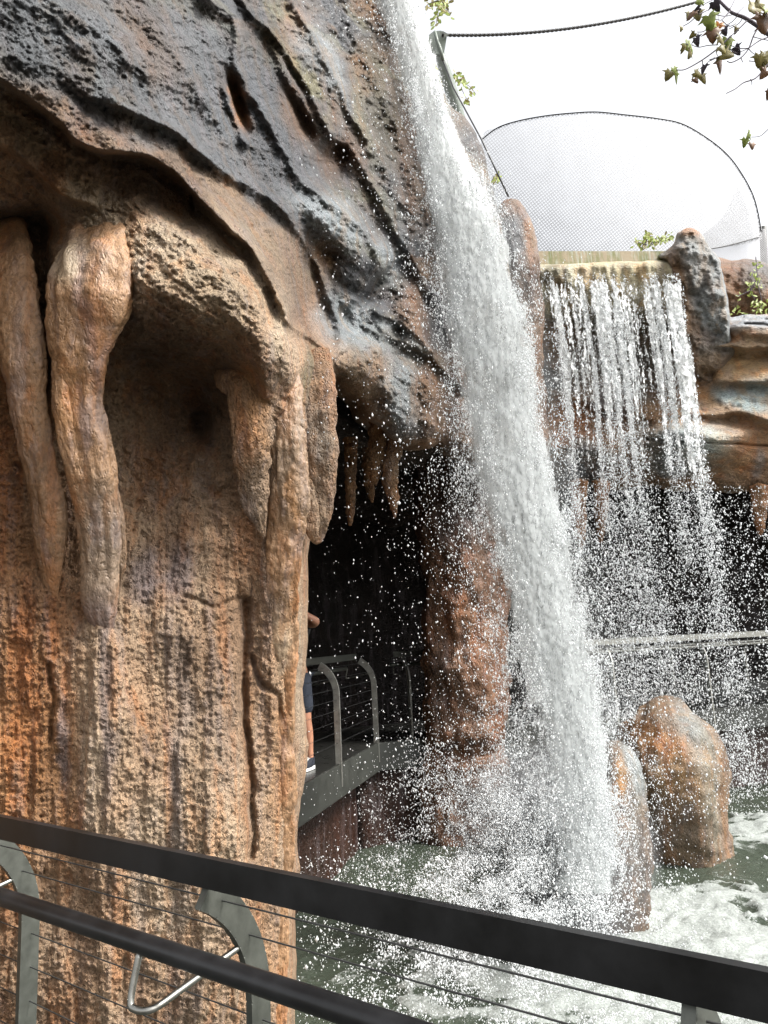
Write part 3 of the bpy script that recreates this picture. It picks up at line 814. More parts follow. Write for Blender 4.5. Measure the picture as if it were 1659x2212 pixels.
# ================================================================== ROCK LEDGES UNDER THE WIDE FALL
LC = [(1200, 800, 60, 60, 0, (0.16, 0.18, 0.19), .9), (1230, 890, 70, 40, 8, (0.40, 0.20, 0.09), .85), (1240, 940, 70, 16, 5, (0.42, 0.22, 0.13), .7), (1250, 1010, 70, 40, 0, (0.2, 0.22, 0.24), .9), (1350, 1020, 60, 40, 0, (0.22, 0.15, 0.10), .7),
 (1370, 760, 120, 120, 0, (0.15, 0.15, 0.145), .8), (1320, 680, 90, 60, 0, (0.22, 0.22, 0.18), .6), (1330, 870, 60, 40, 0, (0.17, 0.16, 0.16), .8), (1420, 890, 60, 30, 0, (0.32, 0.2, 0.11), .8),
 (1500, 950, 90, 36, 5, (0.35, 0.40, 0.40), .95), (1570, 950, 50, 22, 15, (0.42, 0.42, 0.36), .9), (1460, 1000, 60, 30, 0, (0.26, 0.29, 0.30), .8), (1500, 1040, 60, 20, 0, (0.30, 0.18, 0.10), .8), (1620, 980, 60, 60, 0, (0.36, 0.20, 0.10), .9), (1640, 1000, 14, 30, 0, (0.2, 0.21, 0.22), .6),
 (1540, 830, 50, 46, 20, (0.33, 0.19, 0.08), .95), (1530, 760, 24, 60, 10, (0.28, 0.29, 0.28), .85), (1600, 860, 70, 24, 20, (0.22, 0.27, 0.27), .95), (1640, 840, 40, 30, 0, (0.23, 0.28, 0.28), .9), (1610, 780, 70, 30, 3, (0.40, 0.27, 0.14), .95), (1600, 735, 60, 10, 3, (0.22, 0.13, 0.07), .9),
 (1620, 700, 80, 18, 3, (0.25, 0.27, 0.29), .95), (1600, 900, 70, 16, 12, (0.28, 0.17, 0.09), .8), (1500, 720, 26, 60, 20, (0.16, 0.11, 0.07), .8), (1560, 1050, 90, 20, 0, (0.28, 0.17, 0.1), .6), (1200, 700, 40, 80, 0, (0.27, 0.15, 0.07), .8)]
_lc = mk_col(LC, (0.27, 0.2, 0.14), 18, 60)
ledge_col = lambda x, y: np.clip(_lc(x, y) * 2.1, 0, .8)
lb = tps([(1050, 560, 11.2), (1450, 560, 11.0), (1760, 560, 11.0), (1050, 800, 11.0), (1450, 800, 10.8), (1760, 800, 10.3), (1050, 1060, 11.0), (1300, 1060, 10.9), (1500, 1060, 10.7), (1760, 1060, 10.2), (1300, 900, 10.9), (1500, 950, 10.3), (1640, 860, 10.2)])
def ledge_depth(x, y):
    d = lb(x, y)
    wx = 14 * fbm(xy3(x, y, 60, 60, 2.7), 3)
    for pts, h, w1, w2 in [
        ([(1480, 752), (1560, 748), (1760, 752)], .45, 60, 7), ([(1545, 830), (1600, 822), (1660, 826), (1760, 835)], .22, 60, 8),
        ([(1440, 930), (1500, 938), (1560, 945), (1620, 930), (1760, 925)], .16, 30, 20), ([(1150, 850), (1230, 862), (1330, 880), (1420, 905), (1500, 895), (1580, 885), (1660, 905), (1760, 920)], .25, 50, 10),
        ([(1050, 960), (1150, 965), (1250, 968), (1330, 985), (1420, 1000), (1500, 1010)], .22, 45, 8), ([(1050, 800), (1170, 795), (1260, 800), (1400, 810)], .14, 40, 10)]:
        p = smooth_poly(pts, False, 4)
        r, s, _, _, t = seg_dist(x + wx, y + wx, p)
        d = d - h * np.where(s < 0, np.exp(-(r / w1) ** 1.3), np.exp(-(r / w2) ** 1.5)) * np.clip(np.minimum(t, 1 - t) * 10 + .2, 0, 1)
    for pts in ([(1380, 950), (1450, 953), (1540, 957), (1600, 960), (1660, 965), (1760, 970)], [(1610, 700), (1700, 704)], [(1560, 688), (1660, 690)]):
        r, s, _, _, t = seg_dist(x, y + wx * .3, np.array(pts, float))
        d = d + .12 * np.exp(-(r / 2.6) ** 2)
    d -= .5 * blob(x, y, 1500, 950, 120, 40, 5, 1.4)
    d -= .35 * blob(x, y, 1640, 700, 110, 30, 3, 2)
    d += .2 * blob(x, y, 1350, 800, 130, 110, 0, 1.4)
    d += .16 * fbm(xy3(x, y, 80, 45, 1.0), 4, .55) + .05 * fbm(xy3(x, y, 34, 11, 4.0), 4, .6)
    return d
ledge_poly = [(1050, 560), (1160, 556), (1300, 600), (1450, 600), (1560, 640), (1572, 683), (1620, 679), (1700, 680), (1800, 684), (2000, 690), (2250, 700), (2250, 1075), (2000, 1060), (1800, 1068), (1700, 1060), (1640, 1062), (1580, 1066), (1520, 1056), (1460, 1064), (1400, 1050), (1330, 1058), (1270, 1048), (1200, 1058), (1120, 1052), (1050, 1060)]
lg = relief('rock_ledge', ledge_poly, 3.2, ledge_depth, ledge_col, M_FAR, None, edge_r=26, edge_d=.5, thick=2.6, jitter=3, subdiv=4)
tag(lg, 'layered rock ledges in tan, teal grey and rust behind and right of the wide fall', 'rock ledge')
def rnd_depth(base, cx, cy, rx, ry, amp, sc=50, na=.12, sl=0.0):
    def f(x, y):
        q = np.clip(1 - ((x - cx) / rx) ** 2 - ((y - cy) / ry) ** 2, 0, 1)
        return base - amp * np.sqrt(q) + na * fbm(xy3(x, y, sc, sc, base), 5, .6) + sl * (y - cy) / ry
    return f
back = relief('rock_mound', [(1535, 568), (1580, 562), (1630, 562), (1680, 572), (1740, 566), (1800, 575), (2000, 560), (2200, 590), (2200, 740), (1800, 720), (1700, 720), (1540, 720)], 3.2, rnd_depth(12.6, 1750, 640, 460, 100, .8, 40, .22), mk_col([(1660, 590, 60, 40, 0, (0.22, 0.23, 0.23), .8), (1610, 650, 60, 20, 0, (0.14, 0.09, 0.05), .7), (1600, 670, 80, 14, 0, (0.42, 0.22, 0.1), .7)], (0.36, 0.19, 0.09), 14), M_FAR, None, 30, .4, 1.2)
tag(back, 'rust coloured rock mound above the ledges at the right edge, with a climbing vine', 'rock')
pin = relief('rock_shoulder', [(1418, 553), (1440, 540), (1458, 520), (1464, 503), (1490, 492), (1508, 500), (1522, 514), (1530, 530), (1545, 548), (1556, 566), (1562, 600), (1570, 640), (1575, 676), (1580, 710), (1590, 760), (1580, 810), (1530, 830), (1480, 780), (1462, 700), (1452, 640), (1446, 590), (1440, 566), (1425, 560)], 2.6,
    rnd_depth(10.3, 1520, 620, 110, 190, .40, 70, .34, .15), (lambda f: (lambda x, y: f(x, y) * 1.9))(mk_col([(1488, 502, 26, 16, 0, (0.33, 0.18, 0.09), .9), (1470, 640, 24, 100, -12, (0.28, 0.16, 0.07), .9), (1510, 725, 40, 26, 20, (0.12, 0.08, 0.05), .8), (1540, 790, 70, 40, 0, (0.22, 0.14, 0.07), .8), (1500, 600, 40, 60, 0, (0.22, 0.21, 0.19), .5), (1470, 620, 22, 90, -10, (0.16, 0.09, 0.04), .9), (1500, 520, 50, 6, 10, (0.15, 0.14, 0.12), .8)], (0.25, 0.265, 0.265), 10)), M_FAR, None, 10, .22, 1.6, 3.0)
tag(pin, 'grey rock shoulder with a small rust peak, right end of the wide fall', 'rock')
kb = [(1150, 585), (1165, 572), (1240, 570), (1320, 566), (1400, 563), (1462, 566), (1475, 590), (1480, 640), (1490, 690), (1420, 700), (1340, 690), (1260, 700), (1180, 690), (1160, 640)]
tc = mk_col([(1200, 610, 26, 50, 0, (0.22, 0.20, 0.12), .7), (1290, 620, 18, 60, 0, (0.50, 0.40, 0.20), .8), (1340, 640, 14, 60, 0, (0.30, 0.27, 0.12), .7), (1250, 590, 40, 20, 0, (1.0, 0.94, 0.7), .8), (1380, 590, 50, 18, 0, (0.9, 0.8, 0.5), .7), (1430, 600, 20, 40, 0, (0.27, 0.22, 0.1), .8), (1330, 690, 160, 30, 0, (0.25, 0.22, 0.15), .8)], (0.85, 0.76, 0.52), 12, 30)
def tdep(x, y):
    return 9.93 + .55 * np.clip((y - 590) / 110, 0, 1) ** 2 + .07 * fbm(xy3(x, y, 14, 60, 2), 4) + .12 * fbm(xy3(x, y, 50, 50, 3), 3)
weir = empty('weir', P(1310, 560, 10.2), 'mossy concrete weir lip with cream mineral crust where the wide fall spills over', 'weir')
relief('mineral_crust', kb, 2.6, tdep, tc, M_FAR, weir, 14, .25, .8, 2.0)
a0, a1 = P(1160, 546, 10.3), P(1455, 546, 10.25)
M_MOSS = N('mossy_concrete')
_o = M_MOSS.obj()
_c = M_MOSS.mix(M_MOSS.ramp(M_MOSS.noise(M_MOSS.mapping(_o, (3, 3, 1)), 2.2, 5), [(0.42, 0.0), (0.58, 1.0)]), (0.30, 0.24, 0.15), (0.14, 0.15, 0.045))
_c = M_MOSS.mix(M_MOSS.ramp(M_MOSS.noise(M_MOSS.mapping(_o, (9, 9, 1)), 3, 5), [(0.5, 0.0), (0.62, .7)]), _c, (0.36, 0.37, 0.30))
M_MOSS.l(_c, M_MOSS.b.inputs['Base Color'])
M_MOSS.b.inputs['Roughness'].default_value = 0.3
M_MOSS.l(M_MOSS.bump(M_MOSS.noise(_o, 25, 6), .5, .01), M_MOSS.b.inputs['Normal'])
bm = bmesh.new()
dirw = (a1 - a0); L_ = np.linalg.norm(dirw); dirw /= L_
back_v = np.cross(np.array([0, 0, 1.0]), dirw)
box_bm(bm, (a0 + a1) / 2 + back_v * .45 + np.array([0, 0, -.08]), dirw * L_ / 2, back_v * .45, (0, 0, .105))
bmesh.ops.bevel(bm, geom=bm.edges[:], offset=.012, segments=2)
bm_obj('lip_slab', bm, M_MOSS.m, weir)

# stalactites hanging under the ledges at the right
hs_ = [([(1250, 1040, 10.6, 20), (1250, 1090, 10.6, 16), (1251, 1140, 10.6, 14), (1255, 1186, 10.6, 5)], 'pale orange stalactite behind the falls, longer of the two close together'),
       ([(1300, 1040, 10.7, 20), (1298, 1090, 10.7, 15), (1298, 1140, 10.7, 10), (1297, 1172, 10.7, 4)], 'pale orange stalactite right beside the longer one behind the falls'),
       ([(1006, 1080, 8.9, 12), (1008, 1120, 8.9, 11), (1008, 1160, 8.9, 9), (1004, 1200, 8.9, 3)], 'dim orange stalactite just left of the tall fall'),
       ([(1640, 1050, 10.3, 20), (1640, 1090, 10.3, 16), (1642, 1130, 10.3, 12), (1642, 1155, 10.3, 4)], 'dark stalactite hanging under the ledge near the right edge')]
for k, (sp, lb_) in enumerate(hs_):
    o = loft('stalactite', sp, M_WET, None, const_col((0.48, 0.26, 0.13), (0.34, 0.19, 0.1)), ring=36, step=3, rough=.22, flute=.2, seed=20 + k)
    tag(o, lb_, 'stalactite', 'stalactites under the right ledges')

# ================================================================== WALKWAYS
A0 = np.array([-1.02, 5.95]); B0 = np.array([-0.20, 9.28]); C0 = np.array([0.3, 9.4])
D0 = np.array([2.9, 10.65]); E0 = np.array([5.66, 11.52]); F0 = np.array([11.0, 13.2])
def off2(pl, d):
    pl = np.asarray(pl, float)
    T = np.gradient(pl, axis=0)
    T /= np.linalg.norm(T, axis=1)[:, None]
    return pl + d * np.stack([-T[:, 1], T[:, 0]], -1)
inner = np.array([A0, B0, C0, D0, E0, F0])
outer = off2(inner, 1.9)
tag(prism('cave_walkway', np.vstack([inner[::-1], outer]), 0.06, DECK_Z, M_CONC), kind='structure')
top_ = prism('cave_walkway_surface', np.vstack([off2(inner, .02)[::-1], off2(inner, 1.88)]), DECK_Z, DECK_Z + .004, M_DECK)
tag(top_, kind='structure')
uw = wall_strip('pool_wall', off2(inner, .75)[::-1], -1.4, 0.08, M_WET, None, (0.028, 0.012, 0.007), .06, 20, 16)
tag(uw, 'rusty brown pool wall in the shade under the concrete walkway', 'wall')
oc = off2(inner[3:], 1.98)
cb = prism('walkway_curb', np.vstack([oc[::-1], off2(oc, .16)]), DECK_Z + .002, DECK_Z + .17, M_CONC)
tag(cb, 'low grey concrete curb along the far side of the walkway behind the falls', 'curb')

def railing(label, A, B, zd, posts, out=+1, wires=7, sag=0.0, handrail=True, group='steel cable railings', wide=.062, cap=.07, mats=None):
    """A, B: line of the top rail in plan; out: side the posts bow to (+1 = left of A->B)"""
    A = np.array([A[0], A[1], 0.0]); B = np.array([B[0], B[1], 0.0])
    T = B - A; L = np.linalg.norm(T); T /= L
    O = np.array([-T[1], T[0], 0.0]) * out
    Z = np.array([0, 0, 1.0])
    mr, mp = mats or (M_STEEL_DARK, M_STEEL)
    g = empty('railing', (*(A + B)[:2] / 2, zd), label, 'railing', group)
    bm = bmesh.new()
    mid = (A + B) / 2
    box_bm(bm, mid + Z * (zd + 1.07 - cap / 2), T * L / 2, O * .011, Z * cap / 2)
    bmesh.ops.bevel(bm, geom=bm.edges[:], offset=.0025, segments=2)
    bm_obj('top_rail', bm, mr, g)
    n = 40
    if handrail:
        s = np.linspace(0, 1, n)
        tubes('handrail', [(A[None] + T * L * s[:, None] - O * .130 + Z * (zd + .90), .0235)], mr, g, 20)
    RO = .175
    TH0 = .50
    tw = np.linspace(TH0, math.pi / 2, 30)
    ow = RO * (np.sin(tw) - math.sin(TH0)) / (1 - math.sin(TH0)); zw = .985 - .30 * (math.cos(TH0) - np.cos(tw)) / math.cos(TH0)
    for t in posts:
        c = A + T * t
        # plate post: curved neck under the rail, then straight down
        th = np.linspace(TH0, math.pi / 2, 12)
        o_ = np.concatenate([RO * (np.sin(th) - math.sin(TH0)) / (1 - math.sin(TH0)), [RO, RO]])
        z_ = np.concatenate([.985 - .30 * (math.cos(TH0) - np.cos(th)) / math.cos(TH0), [.3, -.22]]) + zd
        T2 = np.stack([np.gradient(o_), np.gradient(z_)], -1)
        T2 /= np.linalg.norm(T2, axis=1)[:, None]
        N2 = np.stack([-T2[:, 1], T2[:, 0]], -1)
        wdt = np.linspace(1.25, 1.0, len(o_))[:, None] * wide / 2
        a_ = np.stack([o_, z_], -1) + N2 * wdt
        b_ = np.stack([o_, z_], -1) - N2 * wdt
        bm = bmesh.new()
        R_ = []
        for k in range(len(o_)):
            row = []
            for q in (a_[k], b_[k]):
                for sd_ in (-1, 1):
                    row.append(bm.verts.new(Vector([float(v) for v in (c + O * q[0] + Z * q[1] + T * sd_ * .011)])))
            R_.append(row)
        for k in range(len(R_) - 1):
            p, q = R_[k], R_[k + 1]
            for i, j in ((0, 1), (1, 3), (3, 2), (2, 0)):
                bm.faces.new((p[i], p[j], q[j], q[i]))
        bm.faces.new((R_[0][0], R_[0][2], R_[0][3], R_[0][1]))
        bm.faces.new((R_[-1][0], R_[-1][1], R_[-1][3], R_[-1][2]))
        bmesh.ops.recalc_face_normals(bm, faces=bm.faces)
        bmesh.ops.bevel(bm, geom=[e for e in bm.edges if e.calc_face_angle(0) > 1.2], offset=.003, segments=2)
        bm_obj('post', bm, mp, g)
        if handrail:
            # bent rod: from the post towards the walkway, along the rail, up into the handrail
            p0 = c + O * (RO - .01) + Z * (zd + .835)
            p1 = c - O * .165 + Z * (zd + .775) - T * .0
            p2 = c - O * .165 + Z * (zd + .775) - T * .05
            p3 = c - O * .140 + Z * (zd + .885) - T * .06
            k = smooth_poly(np.array([p0, p0 * .6 + p1 * .4, p0 * .3 + p1 * .7, p1 * .93 + p0 * .07 - T * .004, p2 + Z * .004 + T * .012, p2 + Z * .022 - T * .006, p3]), False, 6)
            tubes('handrail_bracket', [(k, .0085)], M_BRIGHT, g, 10)
    for k in range(wires):
        z = zd + .955 - .107 * k
        # the wire follows the bow of the posts
        zz = z - zd
        oo = float(np.interp(-zz, -zw, ow)) + .004
        ts = np.linspace(0, L, 30)
        pts = A[None] + T * ts[:, None] + O * oo + Z * z
        tubes('cable', [(pts, .0021 if cap > .05 else .002)], M_CABLE, g, 6)
    return g
NA = np.array([-1.3155, 2.567]); NT = np.array([.80209, -.59721]); NO = np.array([.59721, .80209])
railing('black steel railing with thin cables crossing the foreground, posts bowed towards the water', NA - NT * 4.0, NA + NT * 3.6, 0.0, [4.0 - .12 + k * 1.15 - 1.15 * 3 for k in range(7)], +1, 9)
nd = np.array([NA - NT * 6 + NO * .22, NA + NT * 6 + NO * .22, NA + NT * 6 - NO * 3.5, NA - NT * 6 - NO * 3.5])
tag(prism('near_walkway', nd, -.30, 0.0, M_CONC), kind='structure')

uAB = (B0 - A0) / np.linalg.norm(B0 - A0); nAB = np.array([-uAB[1], uAB[0]])
def tpos(A, u, q): return float((np.array(q)[:2] - A) @ u)
pts_ = [tpos(A0, uAB, Pz(731, 1650, DECK_Z)), tpos(A0, uAB, Pz(812, 1605, DECK_Z))]
railing('dark railing of bowed posts on the shaded cave walkway beside the person', A0 + nAB * .20, B0 + nAB * .20 - uAB * .15, DECK_Z, [pts_[0] - 1.35, pts_[0], pts_[1]], -1, 8, mats=(M_STEEL, M_SILVER))
u2 = (D0 - C0) / np.linalg.norm(D0 - C0); n2 = np.array([-u2[1], u2[0]])
railing('short length of dim railing joining the cave corner to the pillar', B0 + n2 * .2 + u2 * .35, D0 + n2 * .2 - u2 * .1, DECK_Z, [.12, 1.5, 2.6], -1, 8, mats=(M_STEEL, M_SILVER))
u3 = (E0 - D0) / np.linalg.norm(E0 - D0); n3 = np.array([-u3[1], u3[0]])
q1 = tpos(D0, u3, Pz(1526, 1530, DECK_Z)); q0 = q1 - 1.62
railing('wet grey railing behind the falling drops, on the walkway side nearest the pool', D0 + n3 * .2 - u3 * .2, E0 + n3 * .2 + u3 * 3, DECK_Z, [q0 + .2, q1 + .2, q1 + 1.8, q1 + 3.4], -1, 8, mats=(M_SILVER, M_SILVER))
railing('grey railing at the back of the walkway, against the dark hollow behind the falls', D0 + n3 * 1.85 + u3 * .9, E0 + n3 * 1.85 + u3 * 3, DECK_Z, [.3, 1.9, 3.5], +1, 8, mats=(M_SILVER, M_SILVER))
uo = (B0 - A0) / np.linalg.norm(B0 - A0)
railing('unlit railing deep in the cave along the far edge of the walkway', A0 + nAB * 1.75 + uAB * 1.2, B0 + nAB * 1.75 + uAB * 2.2, DECK_Z, [.4, 2.0, 3.6], +1, 8)

# ================================================================== PERSON
M_SKIN = plain_mat('skin', (0.42, 0.20, 0.12), 0.5, 0, 20, .1, .05, .001)
M_SHIRT = plain_mat('black_cotton', (0.012, 0.012, 0.014), 0.85, 0, 60, .3, .3, .002)
M_SHORTS = plain_mat('navy_twill', (0.022, 0.028, 0.042), 0.85, 0, 80, .3, .3, .002)
M_HAIR = plain_mat('dark_hair', (0.02, 0.013, 0.009), 0.6, 0, 90, .3, .5, .003)
M_RUB = plain_mat('white_rubber', (0.75, 0.75, 0.72), 0.5, 0, 30, .1)
M_SHOE = plain_mat('navy_canvas', (0.012, 0.015, 0.024), 0.8, 0, 90, .2, .3, .001)
def skin_mesh(name, joints, bones, mat, parent, root=0, sub=2):
    me = bpy.data.meshes.new(name)
    me.from_pydata([j[:3] for j in joints], bones, [])
    me.materials.append(mat)
    o = bpy.data.objects.new(name, me)
    COL.objects.link(o)
    o.parent = parent
    me.polygons.foreach_set('use_smooth', [True] * len(me.polygons))
    m = o.modifiers.new('skin', 'SKIN')
    m.use_smooth_shade = True
    for i, j in enumerate(joints):
        r = j[3]
        me.skin_vertices[0].data[i].radius = (r, j[4] if len(j) > 4 else r)
        me.skin_vertices[0].data[i].use_root = (i == root)
    s = o.modifiers.new('sub', 'SUBSURF')
    s.levels = s.render_levels = sub
    return o
pp = Pz(676, 1662, DECK_Z)
per = empty('person', (pp[0] - .18, pp[1] + .02, DECK_Z + .005), 'person in black T-shirt and navy shorts at the cave railing, half hidden by the cliff', 'person')
per.rotation_euler = (0, 0, R(-25))
# local frame: faces -Y (towards the camera), x to the person's left
J = [(0, 0, .93, .13, .10), (0, .01, 1.10, .125, .09), (0, .01, 1.28, .15, .10), (0, .01, 1.42, .13, .08), (0, 0, 1.50, .055, .055), (0, -.01, 1.56, .055, .06), (0, -.015, 1.63, .082, .095), (0, -.01, 1.71, .075, .09), (0, -.0, 1.76, .04, .05),
     (.16, .01, 1.43, .06, .06), (.30, -.06, 1.40, .047, .047), (.40, -.16, 1.42, .040, .040), (.28, -.30, 1.52, .036, .036), (.18, -.40, 1.58, .026, .026), (.15, -.45, 1.61, .035, .018),
     (-.16, .01, 1.43, .06, .06), (-.28, -.05, 1.30, .047, .047), (-.30, -.12, 1.18, .040, .040), (-.24, -.28, 1.30, .036, .036), (-.16, -.40, 1.48, .026, .026), (-.13, -.44, 1.54, .035, .018),
     (.10, 0, .84, .092, .092), (.13, -.01, .66, .078, .08), (.15, -.015, .47, .058, .06), (.155, .01, .34, .056, .06), (.16, .015, .20, .042, .044), (.165, .02, .09, .036, .04), (.17, -.06, .045, .040, .03), (.175, -.14, .035, .036, .022),
     (-.10, 0, .84, .092, .092), (-.13, -.01, .66, .078, .08), (-.14, -.015, .47, .058, .06), (-.145, .01, .34, .056, .06), (-.15, .015, .20, .042, .044), (-.155, .02, .09, .036, .04), (-.16, -.06, .045, .040, .03), (-.165, -.14, .035, .036, .022)]
Bn = [(0, 1), (1, 2), (2, 3), (3, 4), (4, 5), (5, 6), (6, 7), (7, 8), (3, 9), (9, 10), (10, 11), (11, 12), (12, 13), (13, 14), (3, 15), (15, 16), (16, 17), (17, 18), (18, 19), (19, 20), (0, 21), (21, 22), (22, 23), (23, 24), (24, 25), (25, 26), (26, 27), (27, 28), (0, 29), (29, 30), (30, 31), (31, 32), (32, 33), (33, 34), (34, 35), (35, 36)]
# fingers and thumbs
def add_hand(base, idx, sgn):
    bx, by, bz = base
    for k, (dx, ln) in enumerate(((-.024, .055), (-.008, .065), (.008, .060), (.024, .048))):
        a = len(J)
        J.append((bx + dx, by - .025, bz + .02, .0085, .0085)); J.append((bx + dx, by - .040, bz + .02 + ln * .5, .008, .008)); J.append((bx + dx * .9, by - .030, bz + .02 + ln, .0065, .0065))
        Bn.extend([(idx, a), (a, a + 1), (a + 1, a + 2)])
    a = len(J)
    J.append((bx - sgn * .035, by - .01, bz - .005, .010, .010)); J.append((bx - sgn * .052, by - .03, bz + .02, .008, .008))
    Bn.extend([(idx, a), (a, a + 1)])
add_hand(J[14][:3], 14, 1)
add_hand(J[20][:3], 20, -1)
# nose and ears grow from the head vertex
a = len(J)
J += [(0, -.115, 1.625, .014, .016), (.082, 0, 1.63, .008, .018), (-.082, 0, 1.63, .008, .018), (0, -.09, 1.585, .022, .012)]
Bn += [(6, a), (6, a + 1), (6, a + 2), (5, a + 3)]
skin_mesh('body', J, Bn, M_SKIN, per)
def local_loft(name, rings, mat, parent, seg=28, close=True):
    """rings: (cx, cy, cz, rx, ry) stacked"""
    th = np.linspace(0, 2 * math.pi, seg, endpoint=False)
    V = np.array([[(cx + rx * math.cos(t), cy + ry * math.sin(t), cz) for t in th] for cx, cy, cz, rx, ry in rings])
    V = V + .006 * fbm(V * 14, 2)[..., None]
    n = len(rings)
    o = np_mesh(name, V.reshape(-1, 3), grid_faces(n, seg, True), mat)
    o.parent = parent
    sol = o.modifiers.new('cloth', 'SOLIDIFY'); sol.thickness = .006
    return o
shirt = skin_mesh('t_shirt', [(0, .01, .86, .165, .125), (0, .01, 1.05, .155, .115), (0, .01, 1.28, .175, .12), (0, .01, 1.42, .14, .09), (.17, .01, 1.43, .078, .078), (.27, -.045, 1.405, .066, .066), (-.17, .01, 1.43, .078, .078), (-.27, -.045, 1.32, .066, .066)],
    [(0, 1), (1, 2), (2, 3), (3, 4), (4, 5), (3, 6), (6, 7)], M_SHIRT, per)
skin_mesh('shorts', [(0, 0, .95, .16, .12), (.10, 0, .84, .115, .115), (.13, -.01, .66, .098, .10), (.145, -.01, .50, .092, .095), (-.10, 0, .84, .115, .115), (-.13, -.01, .66, .098, .10), (-.14, -.01, .50, .092, .095)],
    [(0, 1), (1, 2), (2, 3), (0, 4), (4, 5), (5, 6)], M_SHORTS, per)
def shoe(x):
    def rings(z, k, s):
        return [(x + .05 * 0 + k * math.cos(t) * (.047 if math.sin(t) < 0 else .040), -.055 + s * .145 * math.sin(t), z) for t in np.linspace(0, 2 * math.pi, 32, endpoint=False)]
    V = np.array([rings(.004, 1.0, 1.0), rings(.03, 1.04, 1.02)])
    V = np.concatenate([V, V.mean(1, keepdims=True).repeat(32, 1)[1:]])
    o = np_mesh('sole', np.vstack([V.reshape(-1, 3), [[x, -.055, .004]]]), grid_faces(3, 32, True), M_RUB)
    b = bmesh.new()
    U = []
    for z, sx, y0, y1 in ((.03, .042, -.195, .085), (.055, .044, -.190, .088), (.075, .040, -.15, .085), (.09, .038, -.08, .08), (.115, .036, -.03, .078)):
        U.append([(x + sx * math.cos(t) * (1 if math.sin(t) > -.3 else .93), (y0 + y1) / 2 + (y1 - y0) / 2 * math.sin(t), z + (.02 * max(0, math.sin(t)))) for t in np.linspace(0, 2 * math.pi, 32, endpoint=False)])
    U = np.array(U)
    b.free()
    sh = np_mesh('shoe', U.reshape(-1, 3), grid_faces(5, 32, True), M_SHOE)
    sh.parent = per
    o.parent = sh
    lc = tubes('laces', [(np.array([(x - .024, -.10 + k * .022, .088 + k * .007), (x, -.104 + k * .022, .098 + k * .007), (x + .024, -.092 + k * .022, .088 + k * .007)]), .0035) for k in range(4)] + [(np.array([(x, -.05, .115), (x + .03, -.07, .12), (x + .042, -.10, .10), (x + .02, -.09, .107), (x, -.05, .115), (x - .03, -.07, .12), (x - .04, -.10, .10)]), .0028)], M_RUB, None, 6)
    lc.parent = sh
shoe(.17); shoe(-.16)
hair = local_loft('hair', [(0, .005, 1.60, .088, .098), (0, .018, 1.66, .096, .105), (0, .010, 1.72, .094, .104), (0, .0, 1.77, .07, .08), (0, 0, 1.795, .03, .035), (0, 0, 1.80, .004, .004)], M_HAIR, per)
for sx in (-1, 1):
    bm = bmesh.new()
    bmesh.ops.create_uvsphere(bm, u_segments=12, v_segments=8, radius=.011, matrix=Matrix.Translation((sx * .03, -.098, 1.645)))
    e = bm_obj('eye', bm, M_SHOE, None, True); e.parent = per
tubes('mouth', [(np.array([(-.024, -.099, 1.578), (0, -.106, 1.576), (.024, -.099, 1.578)]), .004)], plain_mat('lips', (.3, .1, .08)), None, 6).parent = per

# ================================================================== POOL WATER
def foam_field(X, Y):
    f = 1.15 * np.exp(-(((X - 1.75) / 1.35) ** 2 + ((Y - 5.7) / 1.5) ** 2) ** 1.1)
    f += 1.1 * np.exp(-(((X - 3.0) / 1.3) ** 2 + ((Y - 5.6) / 1.7) ** 2) ** 1.2)
    f += 1.0 * np.exp(-(((X - 4.2) / 1.9) ** 2 + ((Y - 9.1) / .9) ** 2) ** 1.2)
    f += .85 * np.exp(-(((X - 2.1) / 1.6) ** 2 + ((Y - 3.4) / 1.4) ** 2) ** 1.2)
    f += .28 * np.exp(-(((X - .3) / 1.3) ** 2 + ((Y - 5.2) / 2.2) ** 2))
    f -= .55 * np.exp(-(((X - 4.1) / .8) ** 2 + ((Y - 7.3) / .9) ** 2))
    return f
def make_water():
    st = .024
    xs = np.arange(-3.2, 8.0, st); ys = np.arange(1.2, 12.4, st)
    X, Y = np.meshgrid(xs, ys)
    f = foam_field(X, Y)
    q = np.stack([X, Y, X * 0 + 2], -1)
    wx = X + .35 * fbm(q * 1.1, 3); wy = Y + .35 * fbm(q * 1.1 + 9, 3)
    q2 = np.stack([wx, wy, X * 0 + 4], -1)
    rid = 1 - np.abs(fbm(q2 * 2.2, 5, .62)) * 2.4
    turb = .35 + .65 * np.clip(f * 1.4, 0, 1)
    h = .05 * fbm(q * 1.3, 4) * turb + .022 * fbm(q2 * 5, 4) * turb + .008 * fbm(q2 * 13, 3)
    mask = np.clip((f * 1.05 + 1.0 * (rid - .62) - .27) * 1.5, 0, 1)
    h += mask * (.05 * np.clip(fbm(q2 * 2.2 + 7, 4) + .4, 0, 1) + .035 * np.clip(fbm(q2 * 9, 4, .65) + .3, 0, 1))
    V = np.stack([X, Y, WATER_Z + h], -1).reshape(-1, 3)
    o = np_mesh('water', V, grid_faces(len(ys), len(xs)), M_WATER, None, attr={'foam': mask.ravel()})
    tag(o, kind='structure')
nw = N('pool_water')
fa = nw.attr('foam').outputs['Fac']
oo_ = nw.obj()
fn = nw.math('ADD', nw.math('MULTIPLY', nw.noise(oo_, 5, 8, .7, 2.2), .55), nw.math('MULTIPLY', nw.noise(oo_, 18, 6, .7, 1.0), .45))
fn2 = nw.noise(oo_, 55, 5, .65, .5)
fm = nw.math('ADD', fa, nw.math('MULTIPLY', nw.math('SUBTRACT', fn, .5), 1.9))
fm = nw.math('ADD', fm, nw.math('MULTIPLY', nw.math('SUBTRACT', fn2, .5), .9))
fm = nw.ramp(fm, [(0.38, 0.0), (0.72, 1.0)])
